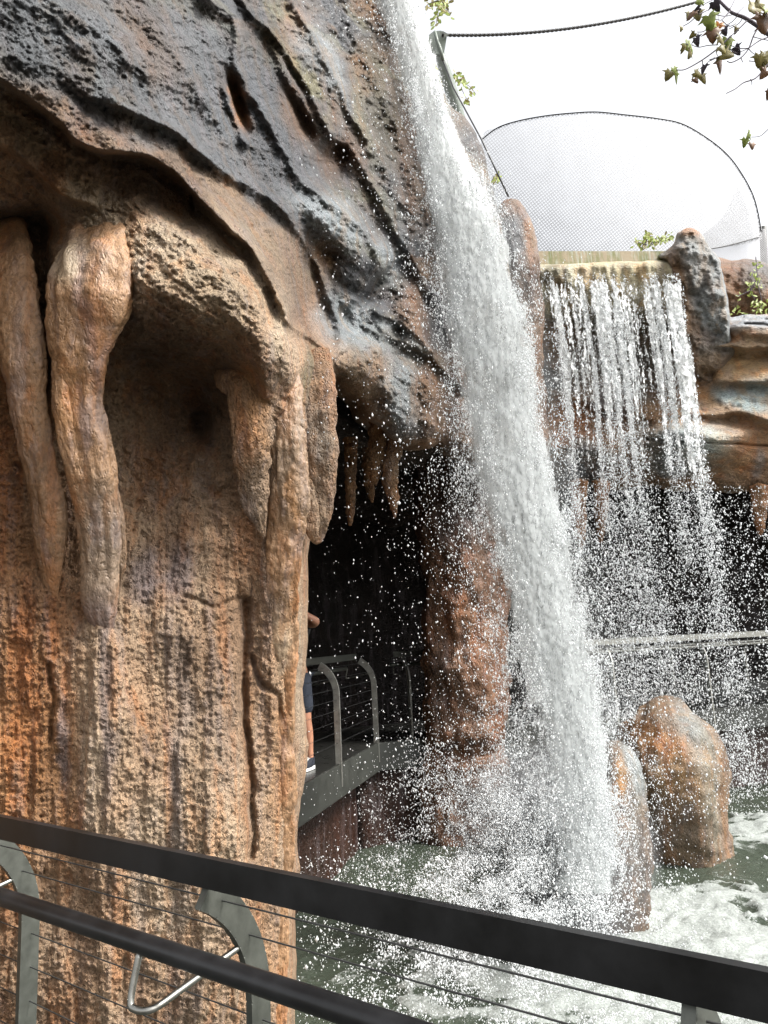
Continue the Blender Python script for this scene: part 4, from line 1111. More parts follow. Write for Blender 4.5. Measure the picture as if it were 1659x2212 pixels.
nw.l(nw.mix(fm, nw.mix(fn, (0.026, 0.036, 0.028), (0.075, 0.09, 0.065)), nw.mix(nw.ramp(fn2, [(.35, 0.0), (.65, 1.0)]), (0.20, 0.22, 0.20), (0.35, 0.37, 0.355))), nw.b.inputs['Base Color'])
nw.l(nw.math('MULTIPLY_ADD', fm, .5, .06), nw.b.inputs['Roughness'])
nw.l(nw.bump(nw.math('ADD', fn, nw.math('MULTIPLY', fn2, .5)), .7, .03), nw.b.inputs['Normal'])
nw.b.inputs['IOR'].default_value = 1.33
M_WATER = nw.m
make_water()
gm = plain_mat('earth', (0.09, 0.075, 0.055), .9, 0, 2, .3)
bm = bmesh.new()
bmesh.ops.create_grid(bm, x_segments=4, y_segments=4, size=900)
g = bm_obj('ground', bm, gm); g.location.z = -1.6
tag(g, kind='structure')

# ================================================================== NETTING, MAST, CABLES
NTX = []
def net_mat(name, cell, lo, hi, color, rough=.8, line=.22):
    n = N(name)
    uv = n.t.nodes.new('ShaderNodeUVMap').outputs[0]
    v = n.mapping(uv, (1 / cell, 1 / cell, 1), (0, 0, R(38)))
    sp = n.t.nodes.new('ShaderNodeSeparateXYZ'); n.l(v, sp.inputs[0])
    fx = n.math('ABSOLUTE', n.math('SUBTRACT', n.math('FRACT', sp.outputs[0]), .5))
    fy = n.math('ABSOLUTE', n.math('SUBTRACT', n.math('FRACT', sp.outputs[1]), .5))
    m = n.math('MAXIMUM', n.math('GREATER_THAN', fx, .5 - line / 2), n.math('GREATER_THAN', fy, .5 - line / 2))
    big = n.noise(uv, 1.6, 3, .5)
    al = n.math('MULTIPLY_ADD', m, hi - lo, lo)
    al = n.math('MULTIPLY', al, n.math('MULTIPLY_ADD', big, .5, .75), None, True)
    n.b.inputs['Base Color'].default_value = (*color, 1)
    n.b.inputs['Roughness'].default_value = rough
    n.b.inputs['Specular IOR Level'].default_value = .1
    n.l(al, n.b.inputs['Alpha'])
    return n.m
M_NET = net_mat('grey_netting', .085, .30, .85, (0.34, 0.345, 0.355), line=.32)
M_NETD = net_mat('netting_fold', .045, .3, .7, (0.36, 0.36, 0.37), line=.4)
M_NET2 = net_mat('fine_netting', .22, .0, .05, (0.3, 0.3, 0.33), line=.08)
def net_panel(name, poly, depthf, mat, parent, step=8):
    poly = smooth_poly(poly, True, 5)
    x0, y0 = poly.min(0); x1, y1 = poly.max(0)
    X, Y = np.meshgrid(np.arange(x0 - step, x1 + step, step), np.arange(y0 - step, y1 + step, step))
    m = inside(X, Y, poly)
    cell = m[:-1, :-1] | m[1:, :-1] | m[:-1, 1:] | m[1:, 1:]
    nc = X.shape[1]
    r, c = np.nonzero(cell)
    a = r * nc + c
    Q = np.stack([a, a + nc, a + nc + 1, a + 1], -1)
    used = np.unique(Q)
    rm = -np.ones(X.size, int); rm[used] = np.arange(len(used)); Q = rm[Q]
    x = X.ravel()[used].copy(); y = Y.ravel()[used].copy()
    out = ~inside(x, y, poly)
    _, _, nx, ny, _ = seg_dist(x, y, poly, True)
    x[out] = nx[out]; y[out] = ny[out]
    d = depthf(x, y)
    return np_mesh(name, P(x, y, d), Q, mat, parent, uv=np.stack([x / FPX * 24, y / FPX * 24], -1))
dome_edge = [(1040, 302), (1075, 276), (1120, 261), (1180, 250), (1240, 244), (1290, 242), (1350, 248), (1420, 256), (1475, 268), (1530, 300), (1572, 335), (1602, 375), (1626, 420), (1638, 462), (1644, 500)]
def dome_d(x, y):
    q = np.clip(1 - ((x - 1340) / 420) ** 2 - ((y - 560) / 420) ** 2, 0, 1)
    return 29 - 6 * np.sqrt(q)
def dome_d2(x, y): return dome_d(x, y) + .6
netg = empty('net_canopy', P(1340, 560, 25), 'grey see-through netting dome edged by a cable, rising behind the wide fall', 'net')
net_panel('net_panel', dome_edge + [(1640, 520), (1560, 535), (1480, 545), (1430, 556), (1440, 620), (1060, 620), (1040, 460)], dome_d, M_NET, netg)
net_panel('net_fold', [(1430, 556), (1480, 545), (1560, 533), (1640, 512), (1647, 470), (1656, 510), (1660, 620), (1600, 620), (1440, 620)], dome_d2, M_NETD, netg)
net_panel('net_fold', [(1560, 470), (1600, 400), (1638, 470), (1644, 505), (1600, 525), (1520, 540), (1480, 543), (1500, 520)], lambda x, y: dome_d(x, y) + .4, M_NETD, netg)
e = smooth_poly(np.array(dome_edge, float), False, 8)
tubes('edge_cable', [(P(e[:, 0], e[:, 1], dome_d(e[:, 0], e[:, 1]) - .05), .020)], M_STEEL_DARK, netg, 8)
e = smooth_poly(np.array([(1430, 556), (1480, 545), (1560, 533), (1640, 512)], float), False, 6)
tubes('seam', [(P(e[:, 0], e[:, 1], dome_d(e[:, 0], e[:, 1]) - .05), .02)], M_CABLE, netg, 6)
tubes('frame_post', [(P([1648, 1650, 1652], [490, 540, 620], 26), .12)], M_CONC, netg, 10)
n2_ = net_panel('net_sheet', [(958, 76), (1100, 70), (1300, 48), (1500, 0), (1560, 120), (1560, 300), (1475, 266), (1290, 240), (1120, 259), (1040, 300), (1000, 200)], lambda x, y: 20 + (y - 60) * .03, M_NET2, None)
tag(n2_, 'barely visible fine netting sheet hanging between the upper cable and the dome edge', 'net')

mast = empty('mast', P(1000, 300, 14), 'grey green steel mast with a bolted plate head, leaning behind the tall fall', 'mast')
tubes('pole', [(P([942, 960, 980, 1010, 1070, 1130], [92, 150, 215, 330, 560, 800], [13.6, 13.7, 13.8, 14, 14.5, 15]), [.085, .105, .12, .14, .16, .17])], M_POLE, mast, 24)
def plate(name, pts, d, thick, mat, parent):
    pts = np.array(pts, float)
    a = P(pts[:, 0], pts[:, 1], d); b = P(pts[:, 0], pts[:, 1], d + thick)
    bm = bmesh.new()
    va = [bm.verts.new(v) for v in a.tolist()]; vb = [bm.verts.new(v) for v in b.tolist()]
    bm.faces.new(va); bm.faces.new(vb[::-1])
    for i in range(len(va)):
        bm.faces.new((va[i], vb[i], vb[(i + 1) % len(va)], va[(i + 1) % len(va)]))
    bmesh.ops.recalc_face_normals(bm, faces=bm.faces)
    return bm_obj(name, bm, mat, parent)
plate('head_plate', [(927, 75), (937, 67), (952, 66), (963, 70), (965, 80), (962, 100), (959, 114), (944, 118), (932, 114), (923, 112), (922, 100)], 13.5, .05, M_POLE, mast)
pl = plate('cable_plate', [(951, 70), (957, 67), (970, 75), (958, 82), (952, 80)], 13.42, .03, M_STEEL, mast)
plate('side_plate', [(926, 96), (932, 94), (935, 99), (929, 112), (923, 118), (922, 108)], 13.42, .03, M_STEEL, mast)
tubes('bolt', [(P([957, 957], [75, 75], [13.36, 13.44]), .022)], M_STEEL_DARK, mast, 10)
tubes('bolt', [(P([929, 929], [101, 101], [13.36, 13.44]), .022)], M_STEEL_DARK, mast, 10)
tubes('turnbuckle', [(P([939, 944, 951, 957], [68, 88, 108, 131], 13.4), [.03, .032, .04, .026])], M_POLE, mast, 10)
k = np.linspace(0, 1, 60)
x_ = 965 + (1520 - 965) * k; y_ = 75.5 + k * 12 - k * k * 88
c0 = P(x_, y_, 13.5 + k * 2)
stx = []
for ph in (0, math.pi):
    a_ = np.linspace(0, 1, 500); cc = np.stack([np.interp(a_, k, c0[:, j]) for j in range(3)], -1)
    stx.append((cc + .016 * (np.cos(a_ * 190 + ph)[:, None] * CU + np.sin(a_ * 190 + ph)[:, None] * CF), .017))
cb_ = tubes('cable', stx, M_CABLE, None, 6)
tag(cb_, 'twisted steel cable running from the mast head to the upper right', 'cable', 'steel cables')
cb_ = tubes('cable', [(P([957, 980, 1040, 1098], [131, 190, 301, 424], [13.4, 13.2, 12.6, 12.0]), .016)], M_CABLE, None, 8)
tag(cb_, 'straight guy cable dropping from the mast down to the rock spur', 'cable', 'steel cables')

# ================================================================== LEAVES AND BRANCHES
def leaf_mat(name, col, tr=.35):
    n = N(name)
    f = n.noise(n.obj(), 30, 4)
    c = n.mix(1.0, col, n.ramp(f, [(.3, .65), (.7, 1.3)]), 'MULTIPLY')
    n.l(c, n.b.inputs['Base Color'])
    n.b.inputs['Roughness'].default_value = .5
    t = n.t.nodes.new('ShaderNodeBsdfTranslucent'); n.l(c, t.inputs[0])
    m = n.t.nodes.new('ShaderNodeMixShader'); m.inputs[0].default_value = tr
    n.l(n.b.outputs[0], m.inputs[1]); n.l(t.outputs[0], m.inputs[2]); n.l(m.outputs[0], n.out.inputs[0])
    return n.m
LM = [leaf_mat('leaf_green', (0.26, 0.32, 0.07)), leaf_mat('leaf_olive', (0.20, 0.17, 0.045)), leaf_mat('leaf_brown', (0.14, 0.07, 0.03), .25), leaf_mat('leaf_dark', (0.03, 0.022, 0.035), .1), leaf_mat('leaf_orange', (0.55, 0.22, 0.03))]
M_BARK = plain_mat('bark', (0.10, 0.085, 0.10), .8, 0, 30, .3, .3)
maple = []
for a_, r_ in [(-90, .10), (-62, .30), (-40, .62), (-28, .45), (-12, .52), (2, .88), (14, .5), (28, .50), (40, .55), (58, .62), (72, .80), (90, 1.05), (108, .80), (122, .62), (140, .55), (152, .50), (166, .5), (178, .88), (192, .52), (208, .45), (220, .62), (242, .30)]:
    maple.append((math.cos(R(a_)) * r_, math.sin(R(a_)) * r_))
def leaf_geo(c, size, up, nrm, shape, curl, rnd):
    up = up / np.linalg.norm(up); side = np.cross(up, nrm); side /= np.linalg.norm(side); nn = np.cross(side, up)
    pts = np.array(shape)
    V = [c]
    for (a_, b_) in pts:
        V.append(c + size * (side * a_ + up * b_ + nn * curl * (a_ * a_ + .5 * b_ * b_)))
    n = len(pts)
    F = [(0, 1 + i, 1 + (i + 1) % n) for i in range(n)]
    return np.array(V), F
def P1(x, y, d): return P(x, y, d)
def branch_px(lst, w0, w1, d, dj=.0):
    lst = np.array(lst, float)
    if len(lst) == 2: lst = np.array([lst[0], lst.mean(0) + RNG.normal(0, 1, 2), lst[1]])
    s = smooth_poly(lst, False, 5)
    n = len(s)
    return (P(s[:, 0], s[:, 1], d + dj * np.linspace(0, 1, n)), np.linspace(w0, w1, n))
def T3(c): return [(1426.3 + a * .1488, b * .1488) for a, b in c]
tree = empty('plane_tree_branch', P(1660, 60, 5.2), 'hanging plane tree branch with sparse olive and brown lobed leaves at the top right corner', 'tree branch')
big = [[(700, -200), (850, 0), (1010, 160), (1100, 210), (1210, 250), (1310, 310), (1430, 390), (1563, 490), (1800, 640)]]
sub = [[(1420, 400), (1350, 530), (1285, 700), (1180, 830), (1040, 905), (970, 890)], [(1260, 300), (1130, 430), (1030, 520)], [(1010, 160), (950, 230), (890, 290)], [(1030, 520), (860, 680), (790, 740), (610, 870), (430, 975), (330, 1015), (240, 1015)],
       [(1750, 700), (1563, 930), (1390, 1130), (1210, 1200), (1090, 1290), (960, 1355)], [(1750, 450), (1563, 540), (1440, 590), (1285, 700)]]
thin = [[(1285, 700), (1140, 700), (1000, 650)], [(840, 650), (690, 660), (560, 685), (460, 655)], [(690, 410), (620, 460), (530, 465)], [(500, 260), (420, 330), (330, 380)], [(1800, 1700), (1650, 1800), (1563, 1880), (1450, 1975), (1320, 1990)],
        [(560, 210), (720, 130), (850, 40)], [(790, 210), (940, 235), (1080, 205)], [(1350, 535), (1450, 560), (1563, 585), (1700, 600)], [(1010, 130), (1050, 60), (1090, -30)], [(610, 880), (615, 940), (600, 1000)], [(930, 650), (1060, 750), (1130, 765), (1280, 700)],
        [(1110, 200), (1160, 150), (1220, 90)], [(900, 300), (1000, 380), (1100, 340)], [(1120, 230), (1050, 310), (970, 360)], [(1200, 250), (1140, 340), (1000, 420)], [(1170, 830), (1200, 905)], [(1290, 885), (1430, 890), (1563, 850)], [(1310, 1150), (1330, 1230)], [(820, 720), (820, 780), (835, 810)], [(1285, 710), (1330, 760), (1390, 800)],
        [(780, 285), (830, 285), (880, 295)], [(540, 120), (640, 60), (800, -20)], [(240, 1015), (190, 1030)], [(380, 640), (420, 650), (470, 650)], [(1380, 290), (1390, 200), (1420, 120)]]
tubes('bough', [branch_px(T3(b), .009, .016, 5.2) for b in big], M_BARK, tree, 8)
tubes('twigs', [branch_px(T3(b), .006, .0032, 5.2, -.1) for b in sub] + [branch_px(T3(b), .0034, .0024, 5.15, .1) for b in thin], M_BARK, tree, 6)
LV = [(480, 190, 60, 2), (430, 210, 50, 1), (540, 190, 65, 1), (700, 250, 90, 0), (740, 340, 75, 0), (850, 350, 65, 4), (760, 450, 85, 2), (860, 540, 75, 1), (980, 580, 80, 0), (880, 690, 50, 1), (380, 640, 75, 0), (350, 680, 45, 1), (440, 760, 60, 1), (780, 40, 70, 3), (860, 150, 70, 3), (520, 560, 55, 3),
      (310, 400, 32, 1), (490, 490, 38, 1), (930, 430, 50, 3), (1110, 410, 42, 1), (910, 800, 85, 1), (860, 890, 80, 2), (790, 850, 60, 3), (140, 1050, 65, 1), (230, 1080, 60, 0), (200, 1000, 50, 0), (510, 1060, 50, 1), (600, 1100, 60, 1), (640, 960, 55, 3), (500, 1150, 38, 2), (1090, 700, 60, 3),
      (1370, 120, 100, 1), (1480, 250, 110, 2), (1430, 60, 90, 1), (1540, 120, 85, 0), (1600, 240, 90, 4), (1500, 360, 80, 2), (1440, 820, 70, 1), (1520, 800, 85, 1), (1500, 900, 80, 1), (1530, 1040, 60, 2), (1580, 1330, 55, 2), (1290, 1950, 55, 0), (1240, 2030, 50, 0), (1330, 2090, 45, 2), (590, 10, 50, 0), (1600, 760, 90, 1), (560, 120, 50, 3)]
def build_leaves(parent, LVs, conv, d, pxs, name='leaf', shape=maple):
    for (a_, b_, s_, m_) in LVs:
        x, y = conv(a_, b_)
        c = P(x, y, d + RNG.uniform(-.12, .12))
        th = R(RNG.uniform(200, 340))
        up = math.cos(th) * CR * .7 + math.sin(th) * CU + RNG.normal(0, .25) * CF
        nrm = -CF + RNG.normal(0, .5) * CR + RNG.normal(0, .5) * CU
        if m_ == 3: nrm = CR * RNG.choice([-1, 1]) + CF * .45
        V, F = leaf_geo(c, s_ * pxs / FPX * d, up, nrm, shape, RNG.uniform(-.35, .35), RNG)
        me = bpy.data.meshes.new(name)
        me.from_pydata(V.tolist(), [], F)
        me.polygons.foreach_set('use_smooth', [True] * len(F))
        o = link_mesh(name, me, LM[m_], parent)
        so_ = o.modifiers.new('thick', 'SOLIDIFY'); so_.thickness = .0008
build_leaves(tree, LV, lambda a_, b_: (1426.3 + a_ * .1488, b_ * .1488), 5.15, .1488 * 2.2)

oval = [(math.cos(R(a_)) * .24 * (1 if abs(math.sin(R(a_))) < .9 else 1), .5 + math.sin(R(a_)) * .5) for a_ in range(0, 360, 45)]
def sprig(name, label, cat, stems, leaves, d, size, mats, root, mstem=M_BARK, group=None, w=.01, spread=6):
    g = empty(name, P(root[0], root[1], d), label, cat, group)
    tubes('stem', [branch_px(s, w, w * .6, d) for s in stems], mstem, g, 5)
    VV, FF, off = {}, {}, {}
    for (x, y, n) in leaves:
        for _ in range(n):
            mi = int(RNG.choice(mats))
            c = P(x + RNG.normal(0, spread), y + RNG.normal(0, spread), d + RNG.normal(0, .12))
            th = RNG.uniform(0, 2 * math.pi)
            V, F = leaf_geo(c, size * RNG.uniform(.7, 1.25), math.cos(th) * CR + (math.sin(th) - .35) * CU, -CF + RNG.normal(0, .6) * CR + RNG.normal(0, .6) * CU, oval, RNG.uniform(-.4, .4), RNG)
            VV.setdefault(mi, []).append(V)
            o_ = off.get(mi, 0)
            FF.setdefault(mi, []).append(np.array(F) + o_)
            off[mi] = o_ + len(V)
    for mi in VV:
        np_mesh('foliage', np.vstack(VV[mi]), np.vstack(FF[mi]), LM[mi], g)
def C2(a_, b_): return (877.8 + a_ * .1984, b_ * .1984)
def pts2(l): return [C2(*p) for p in l]
sprig('willow_sprig', 'green narrow-leaved sprig hanging at the top edge above the mast head', 'tree branch', [pts2([(380, -200), (370, 0), (350, 100), (325, 250)]), pts2([(380, 0), (430, 80), (480, 150)]), pts2([(350, 0), (250, 40), (200, 80)])],
      [(*C2(380, 40), 26), (*C2(390, 120), 18), (*C2(330, 170), 8), (*C2(330, 250), 6), (*C2(470, 130), 7), (*C2(240, 50), 9), (*C2(430, 30), 8), (*C2(300, 20), 8)], 16, .11, [0, 0, 1, 1], C2(370, 0), spread=4.5)
sprig('willow_sprig', 'two tiny leaf clusters on a thin twig left of the mast', 'tree branch', [pts2([(290, 810), (350, 815), (415, 828)]), pts2([(320, 805), (318, 760), (312, 710)]), pts2([(380, 825), (380, 880)])],
      [(*C2(310, 705), 11), (*C2(378, 880), 11), (*C2(375, 930), 4)], 16, .10, [1, 1, 0], C2(350, 815), spread=3.8, group='leaf sprigs behind the mast', w=.007)
sprig('willow_sprig', 'bright green sprig with trailing leaves right of the mast', 'tree branch', [pts2([(480, 800), (560, 860), (620, 900), (700, 950), (760, 1030)]), pts2([(600, 960), (640, 1050), (690, 1110)])],
      [(*C2(555, 830), 18), (*C2(590, 880), 14), (*C2(620, 940), 6), (*C2(700, 955), 5), (*C2(730, 1020), 4), (*C2(655, 1070), 5), (*C2(685, 1110), 4), (*C2(628, 880), 4)], 16, .10, [0, 0, 1], C2(560, 850), spread=4, group='leaf sprigs behind the mast', w=.008)
sprig('rock_plant', 'small green leaf clump at the edge of the tall fall by the guy cable', 'plant', [pts2([(930, 1960), (990, 1945)])], [(*C2(975, 1935), 14)], 12.6, .10, [0, 0, 1], C2(975, 1940), spread=3)
def C4(a_, b_): return (1371.5 + a_ * .2852, 466.3 + b_ * .2852)
sprig('jade_shrub', 'small woody green shrub growing on top of the wide fall beside the rust peak', 'shrub', [[C4(60, 245), C4(90, 180), C4(95, 140)], [C4(100, 240), C4(160, 200), C4(250, 165)], [C4(90, 220), C4(40, 205), C4(10, 195)], [C4(110, 230), C4(150, 180), C4(170, 160)]],
      [(*C4(95, 140), 22), (*C4(110, 170), 26), (*C4(80, 200), 16), (*C4(15, 200), 14), (*C4(160, 190), 30), (*C4(220, 175), 30), (*C4(265, 165), 22), (*C4(60, 235), 14), (*C4(140, 215), 16)], 10.9, .052, [0, 0, 0, 1], C4(90, 240), spread=3.4)
sprig('vine', 'thin yellow-green vine trailing down the rust mound at the right edge', 'vine', [[C4(915, 310), C4(925, 420), C4(930, 520), C4(960, 640), C4(950, 720)], [C4(930, 470), C4(880, 560), C4(910, 640)], [C4(860, 570), C4(800, 600), C4(770, 605)]],
      [(*C4(925, 380), 9), (*C4(900, 440), 8), (*C4(880, 515), 8), (*C4(925, 515), 8), (*C4(950, 480), 5), (*C4(870, 580), 7), (*C4(920, 650), 9), (*C4(970, 655), 8), (*C4(930, 715), 9), (*C4(970, 700), 6), (*C4(745, 735), 7), (*C4(820, 735), 6), (*C4(800, 600), 4), (*C4(990, 740), 6), (*C4(760, 675), 3)], 11.6, .06, [0, 0, 0], C4(950, 720), spread=4.5, w=.008)

# ================================================================== FALLING WATER
def water_mat(name, k1, k2, stretch, lo, hi, dark=(0.20, 0.22, 0.22), light=(0.62, 0.65, 0.65), bstr=.8, bd=.012, tr=.35, soft=.10, tone=.5):
    n = N(name)
    uv = n.t.nodes.new('ShaderNodeUVMap').outputs[0]
    v = n.mapping(uv, (1, stretch, 1))
    a = n.noise(v, k1, 6, .65, 1.6)
    b = n.noise(v, k2, 4, .65, .6)
    ln = n.noise(n.mapping(uv, (1, .10, 1)), k1 * 1.1, 4, .6, .4)
    dens = n.attr('dens').outputs['Fac']
    s = n.math('ADD', n.math('MULTIPLY', a, .9), n.math('MULTIPLY', b, 1.1))
    s = n.math('ADD', s, n.math('MULTIPLY', ln, .8))
    s = n.math('ADD', n.math('SUBTRACT', s, 1.4), n.math('SUBTRACT', n.math('MULTIPLY', dens, 1.2), .6))
    al = n.ramp(n.math('ADD', n.math('MULTIPLY', s, 1.0), .5), [(.5 - soft, lo), (.5 + soft, hi)])
    c = n.mix(n.ramp(n.math('ADD', n.math('ADD', n.math('MULTIPLY', a, .45), n.math('MULTIPLY', b, .35)), n.math('MULTIPLY', ln, .28)), [(tone - .07, 0.0), (tone + .07, 1.0)]), dark, light)
    n.l(c, n.b.inputs['Base Color'])
    n.b.inputs['Roughness'].default_value = .12
    n.b.inputs['IOR'].default_value = 1.33
    h = n.math('ADD', n.math('MULTIPLY', a, 1.4), n.math('MULTIPLY', b, .7))
    nr = n.bump(h, bstr, bd)
    n.l(nr, n.b.inputs['Normal'])
    t = n.t.nodes.new('ShaderNodeBsdfTranslucent'); n.l(c, t.inputs[0])
    m = n.t.nodes.new('ShaderNodeMixShader'); m.inputs[0].default_value = tr
    n.l(n.b.outputs[0], m.inputs[1]); n.l(t.outputs[0], m.inputs[2])
    tp = n.t.nodes.new('ShaderNodeBsdfTransparent')
    m2 = n.t.nodes.new('ShaderNodeMixShader')
    n.l(al, m2.inputs[0]); n.l(tp.outputs[0], m2.inputs[1]); n.l(m.outputs[0], m2.inputs[2]); n.l(m2.outputs[0], n.out.inputs[0])
    return n.m
M_FALL = water_mat('tall_fall_water', 26, 100, .34, .03, .70, dark=(0.055, 0.062, 0.062), light=(.52, .545, .545), bstr=.4, bd=.006, tone=.47, soft=.08)
M_FALL2 = water_mat('wide_fall_water', 20, 70, .42, 0.0, .95, soft=.07, dark=(0.40, 0.42, 0.42), light=(.85,.87,.87), bstr=.6)
nd_ = N('water_drop')
nd_.b.inputs['Base Color'].default_value = (.76, .78, .79, 1)
nd_.b.inputs['Roughness'].default_value = .15
t = nd_.t.nodes.new('ShaderNodeBsdfTranslucent'); t.inputs[0].default_value = (.9, .92, .93, 1)
m = nd_.t.nodes.new('ShaderNodeMixShader'); m.inputs[0].default_value = .4
nd_.l(nd_.b.outputs[0], m.inputs[1]); nd_.l(t.outputs[0], m.inputs[2]); nd_.l(m.outputs[0], nd_.out.inputs[0])
M_DROP = nd_.m

FY = [-120, 0, 100, 230, 300, 400, 500, 600, 700, 800, 1000, 1200, 1400, 1600, 1800, 1950]
FL = [792, 808, 842, 880, 893, 908, 922, 942, 958, 978, 1006, 1055, 1100, 1150, 1170, 1180]
FR = [872, 903, 932, 974, 1000, 1050, 1096, 1120, 1152, 1172, 1202, 1248, 1285, 1325, 1340, 1350]
FDY = [-120, 0, 450, 900, 1400, 1950]
FD = [6.95, 6.9, 6.45, 6.2, 5.95, 5.7]
def sheet(name, ys, L, Rr, dfun, mat, parent, nu, nv, bulge, dens_f, amp, seed, y0, y1, off=0.0, ruffle=.0):
    v = np.linspace(y0, y1, nv); u = np.linspace(0, 1, nu)
    U, Vv = np.meshgrid(u, v)
    lx = np.interp(Vv, ys, L); rx = np.interp(Vv, ys, Rr)
    wdt = rx - lx
    lx = lx - ruffle * wdt; rx = rx + ruffle * wdt
    X = lx + (rx - lx) * U
    X = X + 7 * fbm(xy3(X * 0 + seed * 50, Vv, 30, 60, seed), 3) * (np.abs(U - .5) * 2) ** 2 * 1.2
    D = dfun(Vv) + off - bulge * np.sqrt(np.clip(1 - (2 * U - 1) ** 2, 0, 1)) + amp * fbm(xy3(X, Vv, 26, 70, seed), 5, .6) + amp * .5 * fbm(xy3(X, Vv, 9, 14, seed + 4), 3)
    Pt = P(X, Vv, D)
    uvx = (X - 1000) / FPX * 6.6; uvy = np.cumsum(np.concatenate([[0], np.diff(v)])) / FPX * 6.6
    uv = np.stack([uvx + seed * 3.3, np.repeat(uvy[:, None], nu, 1) + seed * 1.7], -1)
    den = dens_f(U, Vv)
    return np_mesh(name, Pt.reshape(-1, 3), grid_faces(nv, nu), mat, parent, uv=uv.reshape(-1, 2), attr={'dens': den.ravel()})
fd = lambda y: np.interp(y, FDY, FD)
def rag(U, V, sd):
    return .55 * fbm(np.stack([U * 7, V / 75, U * 0 + sd], -1), 4, .62)
fall = empty('waterfall', P(1180, 1900, 5.8), 'tall white waterfall shooting off the cliff and plunging onto the boulders', 'waterfall', 'waterfalls')
def d1(U, V):
    e = 1 - np.abs(2 * U - 1)
    return np.clip(e * 1.9, 0, 1) * 1.15 + rag(U, V, 3.3) - .30 * np.clip((V - 700) / 1100, 0, 1)
def d2(U, V):
    e = 1 - np.abs(2 * U - 1)
    return np.clip(e * 1.6, 0, 1) * 1.0 + rag(U, V, 8.3) - .24 * np.clip((V - 600) / 1300, 0, 1) - .06
sheet('water_sheet', FY, FL, FR, fd, M_FALL, fall, 120, 900, .16, d1, .006, 1.0, -115, 1930, .10, .05)
sheet('water_sheet', FY, FL, FR, fd, M_FALL, fall, 160, 900, .16, d2, .010, 2.0, -115, 1930, -.05, .12)
sheet('water_sheet', FY, FL, FR, fd, M_FALL, fall, 120, 700, .36, lambda U, V: d2(U, V) - .34 + .18 * np.clip((V - 700) / 500, 0, 1), .016, 3.0, 250, 1930, -.2, .22)

WY = [560, 575, 620, 700, 800, 900, 1000, 1100, 1200, 1400, 1660]
WL = [1168, 1168, 1176, 1188, 1200, 1206, 1212, 1220, 1228, 1240, 1255]
WR = [1466, 1470, 1478, 1490, 1505, 1520, 1536, 1552, 1570, 1600, 1640]
wd = lambda y: np.interp(y, [560, 600, 800, 1100, 1400, 1660], [9.86, 9.72, 9.5, 9.15, 8.9, 8.7])
wfall = empty('waterfall', P(1400, 1700, 8.8), 'wide thin curtain waterfall breaking into white strands over the mossy weir', 'waterfall', 'waterfalls')
def strands(U, V, seed, base, k=1.0):
    s = fbm(np.stack([U * 26 * k + .35 * fbm(np.stack([U * 4, V / 160, U * 0 + seed], -1), 2), V / 900, U * 0 + seed], -1), 3, .6)
    top = np.clip((V - 570 - 22 * (vnoise(np.stack([U * 14, U * 0, U * 0 + 3], -1)))) / 26, 0, 1)
    edge = np.clip((1 - np.abs(2 * U - 1)) * 14, 0, 1)
    return (base + .0 - .16 * np.clip(1 - (V - 570) / 90, 0, 1) + .62 * s + .25 * np.exp(-((U - .93) / .05) ** 2) - .62 * np.clip((V - 800) / 500, 0, 1)) * top * edge + (top * edge - 1) * .5
sheet('water_curtain', WY, WL, WR, wd, M_FALL2, wfall, 220, 620, .0, lambda U, V: strands(U, V, 1.0, .54), .10, 4.0, 565, 1500)
sheet('water_curtain', WY, WL, WR, wd, M_FALL2, wfall, 220, 620, .0, lambda U, V: strands(U, V, 6.0, .42, 1.4), .14, 5.0, 565, 1500, -.15)

_oct_v = np.array([(1, 0, 0), (-1, 0, 0), (0, 1, 0), (0, -1, 0), (0, 0, 1), (0, 0, -1)], float)
_oct_f = np.array([(0, 2, 4), (2, 1, 4), (1, 3, 4), (3, 0, 4), (2, 0, 5), (1, 2, 5), (3, 1, 5), (0, 3, 5)])
def drops(name, x, y, d, r, el, label, parent=None, part=False, lean=0.0):
    """real drops: small closed octahedra, drawn out along their fall; r in picture units"""
    n = len(x)
    C = P(x, y, d)
    keep = C[:, 2] > WATER_Z + .0
    C = C[keep]; r = (np.broadcast_to(r, (n,))[keep]) / FPX * d[keep]; el = np.broadcast_to(el, (n,))[keep]
    n = len(C)
    a = RNG.uniform(0, 2 * math.pi, n)
    dx = np.stack([np.cos(a), np.sin(a), 0 * a], -1); dy = np.stack([-np.sin(a), np.cos(a), 0 * a], -1)
    dz = np.stack([lean + RNG.normal(0, .22, n), RNG.normal(0, .2, n), np.ones(n)], -1)
    sh = RNG.uniform(.75, 1.25, (n, 2))
    V = C[:, None] + r[:, None, None] * (_oct_v[None, :, 0:1] * dx[:, None] * sh[:, None, 0:1] + _oct_v[None, :, 1:2] * dy[:, None] * sh[:, None, 1:2] + _oct_v[None, :, 2:3] * dz[:, None] * el[:, None, None])
    F = _oct_f[None] + (np.arange(n) * 6)[:, None, None]
    o = np_mesh(name, V.reshape(-1, 3), F.reshape(-1, 3), M_DROP, parent, smooth=True)
    tag(o, label, None if parent else 'spray', None, 'stuff')
    return o
def logn(n, m, s, lo, hi): return np.clip(np.exp(RNG.normal(math.log(m), s, n)), lo, hi)
